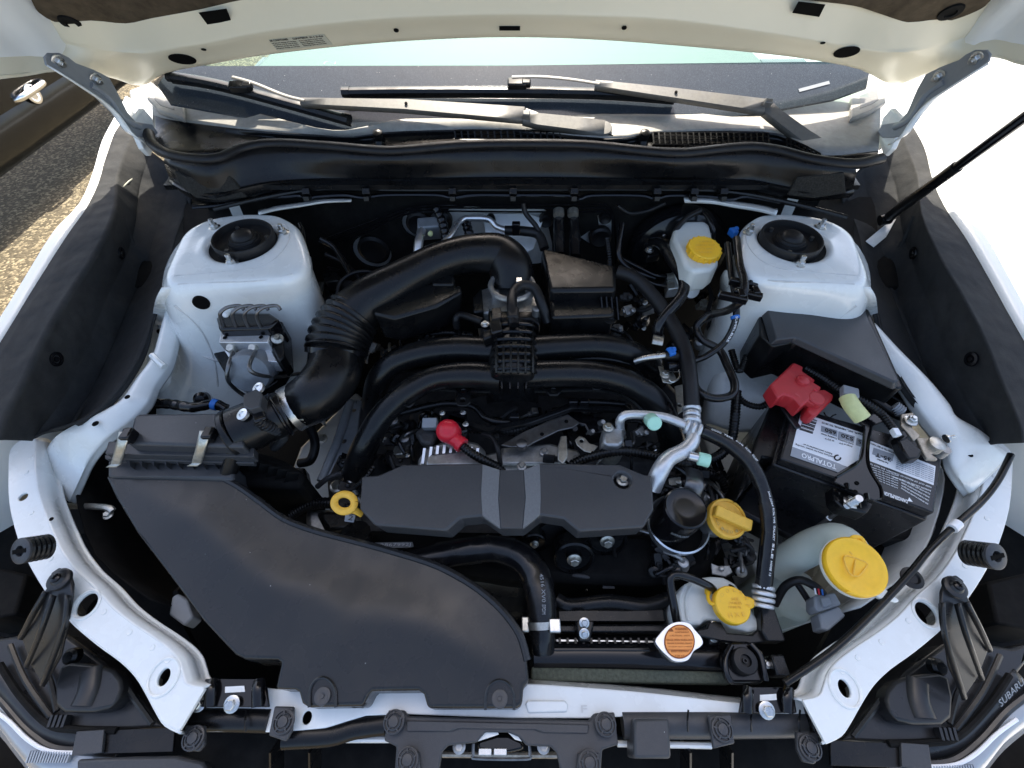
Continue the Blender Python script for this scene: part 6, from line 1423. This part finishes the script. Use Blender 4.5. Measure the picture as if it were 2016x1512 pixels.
# ================================================================== washer
wb = thing('washer_bottle', 'pale washer filler neck with a big yellow flap cap', 'washer bottle')
hosepx('neck', [(1530, 1118, .74), (1565, 1095, .78), (1610, 1072, .82), (1650, 1068, .85), (1672, 1095, .86), (1680, 1115, .865)], [32, 33, 34, 37, 40, 40], 'neck', wb, n=26, ang=60)
poly('reservoir', [(1510, 1105), (1560, 1100), (1600, 1130), (1640, 1180), (1600, 1230), (1530, 1200)], .69, .2, 'neck', wb, .02)
c = W(1681, 1116, .89); s_ = S(1681, 1116, .89); wax = Vector((-.10, -.12, 1)).normalized()
obj('rim', lathe([(53 * s_, -.012), (57 * s_, -.010), (57 * s_, -.004)], c, wax, 40), 'whiteplastic', wb)
cp = obj('cap', lathe([(53 * s_, -.006), (56 * s_, -.003), (56 * s_, .005), (53 * s_, .008), (44 * s_, .0085), (42 * s_, .0075), (6 * s_, .008)], c, wax, 44), 'yellow', wb)
obj('flap', plate([p + UP * .004 for p in T([(1700, 1160), (1730, 1130), (1738, 1150), (1712, 1166), (1685, 1172), (1662, 1166)], .888)], .006), 'yellow', cp, bev=.002)
obj('hinge_loop', tube([p for p in T([(1672, 1066), (1682, 1058), (1694, 1060), (1702, 1072)], .897)], .004, 8, 4), 'yellow', cp)
obj('tether', plate(T([(1712, 1158), (1735, 1152), (1772, 1182), (1768, 1186), (1730, 1178)], .875), .006), 'whiteplastic', wb, bev=.002)
PLW = .8995
def wl(pts): obj('washer_symbol', tube(T(pts, PLW), .0012, 6, 3), 'ochre', cp)
wl([(1661, 1100), (1668, 1094), (1700, 1105), (1708, 1112)]); wl([(1661, 1100), (1672, 1128), (1690, 1134), (1708, 1112)]); wl([(1684, 1102), (1680, 1130)]); wl([(1680, 1082), (1692, 1086), (1704, 1092)]); wl([(1672, 1086), (1678, 1092)])
wc = thing('wire_plug', 'grey two-part wiring plug beside the coolant tank', 'plug')
poly('upper', [(1603, 1172), (1645, 1166), (1658, 1190), (1612, 1205), (1604, 1196)], .80, .03, 'greyplastic', wc, .003)
poly('lower', [(1612, 1208), (1652, 1192), (1666, 1212), (1632, 1242), (1618, 1238)], .79, .03, 'greyplastic', wc, .003)
poly('latch', [(1616, 1176), (1634, 1173), (1640, 1190), (1622, 1195)], .808, .006, 'greyplastic', wc, .002)
hosepx('wires', [(1525, 1190, .75), (1545, 1155, .78), (1575, 1142, .80), (1605, 1155, .80), (1620, 1170, .795)], 8, 'rubber', wc)
hosepx('wires', [(1570, 1150, .78), (1590, 1180, .77), (1604, 1205, .76)], 6, 'rubber', wc)
for k, m_ in enumerate(('print_white', 'red', 'blue')): hosepx('wire', [(1604 + k * 7, 1158 + k, .808), (1606 + k * 7, 1170 + k, .806)], 1.6, m_, wc)
wl_ = thing('wire_plug', 'grey wiring plug behind the left white arm, below the duct', 'plug')
poly('body', [(338, 1175), (350, 1168), (368, 1180), (380, 1215), (362, 1232), (332, 1210)], .76, .03, 'greyplastic', wl_, .003)
hosepx('lead', [(345, 1168, .76), (352, 1160, .75)], 5, 'rubber', wl_)
poly('side_bracket', [(1524, 1118), (1536, 1040), (1560, 1052), (1568, 1070), (1540, 1080)], .72, .004, 'zinc', bt, .001, holes=[circ(1550, 1066, 6, .72, 12)])

# ================================================================== front plastics
gb = thing('grille_bracket', 'black plastic grille carrier along the very front', 'grille carrier')
def bar(pts, r, m='cover', nm='beam', fl=.8): return hosepx(nm, pts, r, m, gb, n=16, res=4, flat=fl)
bar([(352, 1416, .795), (440, 1416, .795), (532, 1418, .795)], 21, 'satin')
bar([(560, 1452, .79), (650, 1446, .79), (700, 1432, .79), (760, 1424, .79)], 20, 'satin')
bar([(1225, 1424, .792), (1420, 1424, .792), (1590, 1422, .79)], 25, 'cover', fl=.7)
poly('end_plate', [(346, 1394), (362, 1392), (366, 1430), (350, 1442)], .812, .04, 'satin', gb, .003)
poly('end_plate', [(1588, 1388), (1612, 1400), (1620, 1448), (1606, 1450)], .812, .04, 'satin', gb, .003)
carrier = [(764, 1398), (796, 1398), (804, 1410), (1160, 1418), (1170, 1404), (1210, 1402), (1218, 1466), (1186, 1476), (1182, 1530), (1106, 1530), (1096, 1482), (1084, 1470), (1036, 1468), (1024, 1452), (1000, 1442), (955, 1442), (938, 1462), (882, 1468), (870, 1480), (862, 1530), (776, 1530), (780, 1470), (756, 1458)]
poly('carrier', carrier, .808, .012, 'cover', gb, .002)
poly('carrier_step', [(800, 1418), (1160, 1426), (1158, 1444), (1066, 1442), (1050, 1436), (905, 1434), (890, 1440), (800, 1440)], .812, .006, 'cover', gb, .0015)
for q in ([(540, 1390), (578, 1391), (574, 1440), (562, 1460), (528, 1448)], [(1395, 1408), (1440, 1406), (1447, 1464), (1405, 1474)], [(1568, 1440), (1612, 1442), (1618, 1488), (1604, 1505), (1582, 1500), (1570, 1475)], [(364, 1428), (402, 1428), (402, 1465), (390, 1480), (370, 1478), (361, 1462)], [(786, 1478), (824, 1478), (830, 1530), (778, 1530)], [(1138, 1482), (1180, 1482), (1184, 1530), (1134, 1530)]):
    poly('pin_tab', q, .816, .008, 'cover', gb, .002)
poly('cover_block', [(1248, 1414), (1318, 1414), (1322, 1494), (1248, 1494)], .826, .05, 'cover', gb, .004)
proto = None
for x, y in ((559, 1421), (776, 1421), (1192, 1426), (1421, 1436), (382, 1453), (1594, 1472), (803, 1496), (1160, 1502)):
    c = W(x, y, .8175); s_ = S(1000, 1430, .8175)
    if proto is None:
        proto = obj('push_pin', join(lathe([(21 * s_, 0), (20.5 * s_, .003), (18 * s_, .0035), (17.5 * s_, .001), (15 * s_, .001), (14.5 * s_, .004), (12 * s_, .005), (11 * s_, .003), (9.5 * s_, .003), (9 * s_, .0055), (3 * s_, .006)], c, n=32), *[box(c + Vector((math.cos(a) * 14 * s_, math.sin(a) * 14 * s_, .002)), 8 * s_, .0018, .005, (0, 0, 1), (math.cos(a), math.sin(a), 0)) for a in (.4, 1.7, 2.9, 4.1, 5.3)]), 'cover', gb)
        base_off = WLOC[proto] - c
    else: like(proto, c + base_off, gb)
for x in (485, 1355, 1480, 1575): obj('mould_line', tube(T([(x, 1398, .812), (x - 2, 1420, .815), (x - 1, 1440, .81)]), .0014, 5, 3), 'satin', gb)
for x in (545, 620, 1350, 1430): obj('rib', beam(W(x, 1462, .77), W(x, 1530, .72), .003, .03), 'satin', gb)
obj('lower_shroud', plate(T([(330, 1440), (1640, 1455), (1640, 1560), (330, 1560)], .70), .02), 'matte', gb)
poly('lower_lip', [(150, 1495), (250, 1490), (345, 1488), (400, 1500), (420, 1540), (150, 1540)], .74, .02, 'cover', gb, .004)
lk = thing('hood_latch', 'small black hood latch in the middle of the front', 'latch')
poly('white_wedge', [(944, 1442), (980, 1440), (982, 1446), (940, 1460)], .80, .004, 'paint_clean', lk, .0005); poly('white_wedge', [(1000, 1442), (1016, 1444), (1028, 1460), (1014, 1456)], .80, .004, 'paint_clean', lk, .0005)
poly('case', [(938, 1458), (978, 1446), (1000, 1446), (1030, 1460), (1032, 1476), (1000, 1484), (940, 1476)], .785, .03, 'gloss', lk, .004)
obj('wire', tube(T([(932, 1464), (932, 1486), (938, 1493), (1036, 1494), (1043, 1486), (1042, 1466)], .79), .0022, 6, 4), 'darksteel', lk)
for x in (955, 985): obj('pad', box(W(x, 1480, .79), .018, .008, .006), 'steel', lk, bev=.001)
for x in (904, 1070): bolt(lk, W(x, 1470, .786), .009, mat='castalu')
obj('rod', tube(T([(870, 1485, .76), (1100, 1487, .76)]), .004, 8, 2), 'brown_metal', lk)

# ================================================================== lamps
for side, lb in ((-1, 'headlamp housing at the corner left of the air duct'), (1, 'headlamp housing at the corner right of the washer cap')):
    Bm = lambda pts: both(pts, side)
    hl = thing('headlamp', lb, 'headlamp', 'headlamps')
    def hp_(nm, pts, z, th, m, bev=.004, res=0, **k): return poly(nm, Bm(pts), z, th, m, hl, bev, res, **k)
    hp_('housing', [(-60, 1240), (0, 1256), (38, 1250), (70, 1235), (130, 1248), (200, 1300), (270, 1370), (320, 1432), (200, 1442), (110, 1432), (50, 1392), (0, 1330), (-60, 1250)], .725, .12, 'headlamp', .012)
    hp_('bulb_cap', [(118, 1312), (170, 1306), (225, 1320), (240, 1355), (215, 1395), (150, 1402), (108, 1390)], .752, .03, 'headlamp', .008, res=2)
    o = Bm([(165, 1345), (185, 1385)]); obj('cap_bulge', tube(T(Bm([(180, 1318), (175, 1355), (160, 1390)]), .752), .016, 12, 4, flat=.5), 'headlamp', hl)
    tc = Bm([(118, 1141)])[0]
    tp = Bm([(96, 1150, .868), (100, 1128, .868), (116, 1117, .868), (136, 1124, .868), (143, 1148, .868), (142, 1172, .866), (132, 1225, .845), (118, 1290, .80), (85, 1350, .765), (60, 1310, .775), (42, 1256, .80), (62, 1205, .835), (84, 1168, .862)])
    obj('mount_tab', plate([W(*p) for p in tp], .006), 'headlamp', hl, bev=.002)
    for q in ([(92, 1168, .866), (64, 1215, .842), (40, 1260, .802)], [(108, 1172, .869), (84, 1240, .846), (52, 1315, .78)], [(138, 1172, .869), (128, 1235, .848), (84, 1352, .770)]):
        a = T(Bm(q)); obj('tab_rib', sheet([[p + UP * .005 for p in a], [p - UP * .004 for p in a]], 4, 1), 'headlamp', hl, solid=.004)
    c = W(*tc, .869); s_ = S(*tc, .869)
    obj('screw_washer', lathe([(21 * s_, -.002), (21 * s_, .003), (19 * s_, .004), (13 * s_, .0045), (12 * s_, .006), (9 * s_, .008)], c, n=28), 'headlamp', hl)
    sc_ = obj('screw', lathe([(9 * s_, .006), (8.5 * s_, .010), (5 * s_, .0115)], c, n=22), 'gloss', hl)
    for a in (0, math.pi / 2): obj('cross_slot', box(c + UP * .0117, 8 * s_, 2 * s_, .0012, (0, 0, 1), (math.cos(a + .5), math.sin(a + .5), 0)), 'void', sc_)
    edge = Bm([(-60, 1330), (0, 1375), (50, 1432), (100, 1470), (160, 1478), (230, 1482)]); lo_ = Bm([(-60, 1400), (0, 1450), (40, 1500), (80, 1540), (150, 1550), (230, 1550)])
    E, Lw = T(edge, .715), T(lo_, .69)
    obj('lens_rim', tube(E, .006, 8, 5), 'headlamp', hl)
    md = [(a + b) / 2 + UP * .012 for a, b in zip(E, Lw)]
    obj('lens', sheet([E, md, Lw], 4, 4), 'lens_tint', hl, ang=60)
    obj('seal_strip', tube(T(Bm([(0, 1308), (40, 1370), (95, 1425), (150, 1436), (230, 1438)]), .735), .005, 8, 5), 'matte', hl)
    bz = sheet([T(Bm([(-10, 1296), (40, 1370), (95, 1425), (150, 1436), (230, 1440)]), .727), T(Bm([(-50, 1335), (0, 1375), (60, 1440), (130, 1472), (230, 1480)]), .712)], 4, 2)
    obj('bezel', bz, 'headlamp', hl, solid=.004)
    if side > 0:
        a_, n_ = drop(1968, 1392, bz); b_, _ = drop(2014, 1346, bz); text3(hl, 'SUBARU', a_, b_, n_, .011, 'greyplastic', .0015)
    for k in range(16):                    # comb of moulded ribs at the lens edge
        x = 62 + k * 5.2; a, b = T(Bm([(x, 1478 + .2 * k), (x - 8, 1502)]), .722); obj('lens_rib', beam(a, b, .0022, .006), 'lens_tint', hl)
    obj('lens_edge', tube(T(Bm([(-20, 1392), (18, 1420), (55, 1456), (95, 1478), (150, 1482)]), .722), .0028, 6, 4), 'label', hl)
    for q in ([(60, 1290, .735), (95, 1330, .735), (112, 1400, .735)], [(235, 1330, .735), (262, 1372, .732), (300, 1425, .73)], [(20, 1270, .735), (50, 1340, .735), (100, 1412, .735)]):
        obj('housing_rib', tube(T(Bm(q)), .004, 6, 4), 'headlamp', hl)
    for k in range(4): obj('vent_rib', beam(*T(Bm([(108 + k * 9, 1408, .735), (100 + k * 9, 1432, .735)])), .004, .012), 'headlamp', hl)
    obj('adjuster', lathe([(.012, 0), (.012, .012), (.008, .016), (.004, .016)], W(*Bm([(150, 1290)])[0], .735), (0, -.3, 1), 18), 'satin', hl)
    hp_('trim_plate', [(150, 1440), (205, 1436), (200, 1482), (140, 1488)], .742, .006, 'cover', .001)
    hp_('trim_plate', [(205, 1438), (345, 1432), (340, 1480), (200, 1484)], .735, .006, 'satin', .001)
    hp_('spacer', [(-80, 1100), (52, 1130), (30, 1210), (-80, 1230)], .70, .10, 'matte', .005)
    text(hl, 'K01 R', Bm([(60, 1318)])[0] if side < 0 else (1918, 1345), Bm([(84, 1334)])[0] if side < 0 else (1940, 1342), .727, 6, 'matte', .001)
    # alignment peg above the arm
    pg = thing('fender_peg', 'ribbed black cylindrical peg %s' % ('on the arm left of the duct' if side < 0 else 'on the arm by the release cable'), 'peg', 'ribbed pegs')
    a, b = T(Bm([(92, 1076, .90), (45, 1084, .925)]))
    if side > 0: a, b = T([(1905, 1088, .895), (1957, 1095, .925)])
    obj('barrel', tube([a, b], .018, 22, 8, corr=.006, amp=.03), 'satin', pg)
    d_ = (b - a).normalized()
    obj('face', lathe([(.0185, 0), (.0185, .003), (.017, .004), (.008, .004), (.007, .0)], b, d_, 26), 'cover', pg)
    obj('slot', box(b + d_ * .004, .024, .006, .002, d_, (.6, -.2, .6)), 'void', pg)
obj('arm_plug', lathe([(.015, 0), (.016, .004), (.010, .006), (.008, .003)], W(1793, 1139, .874), (0, 0, 1), 24), 'rubber', label='black rubber plug in the arm beside the washer cap', category='plug')
finish_texts()
finish_roots()
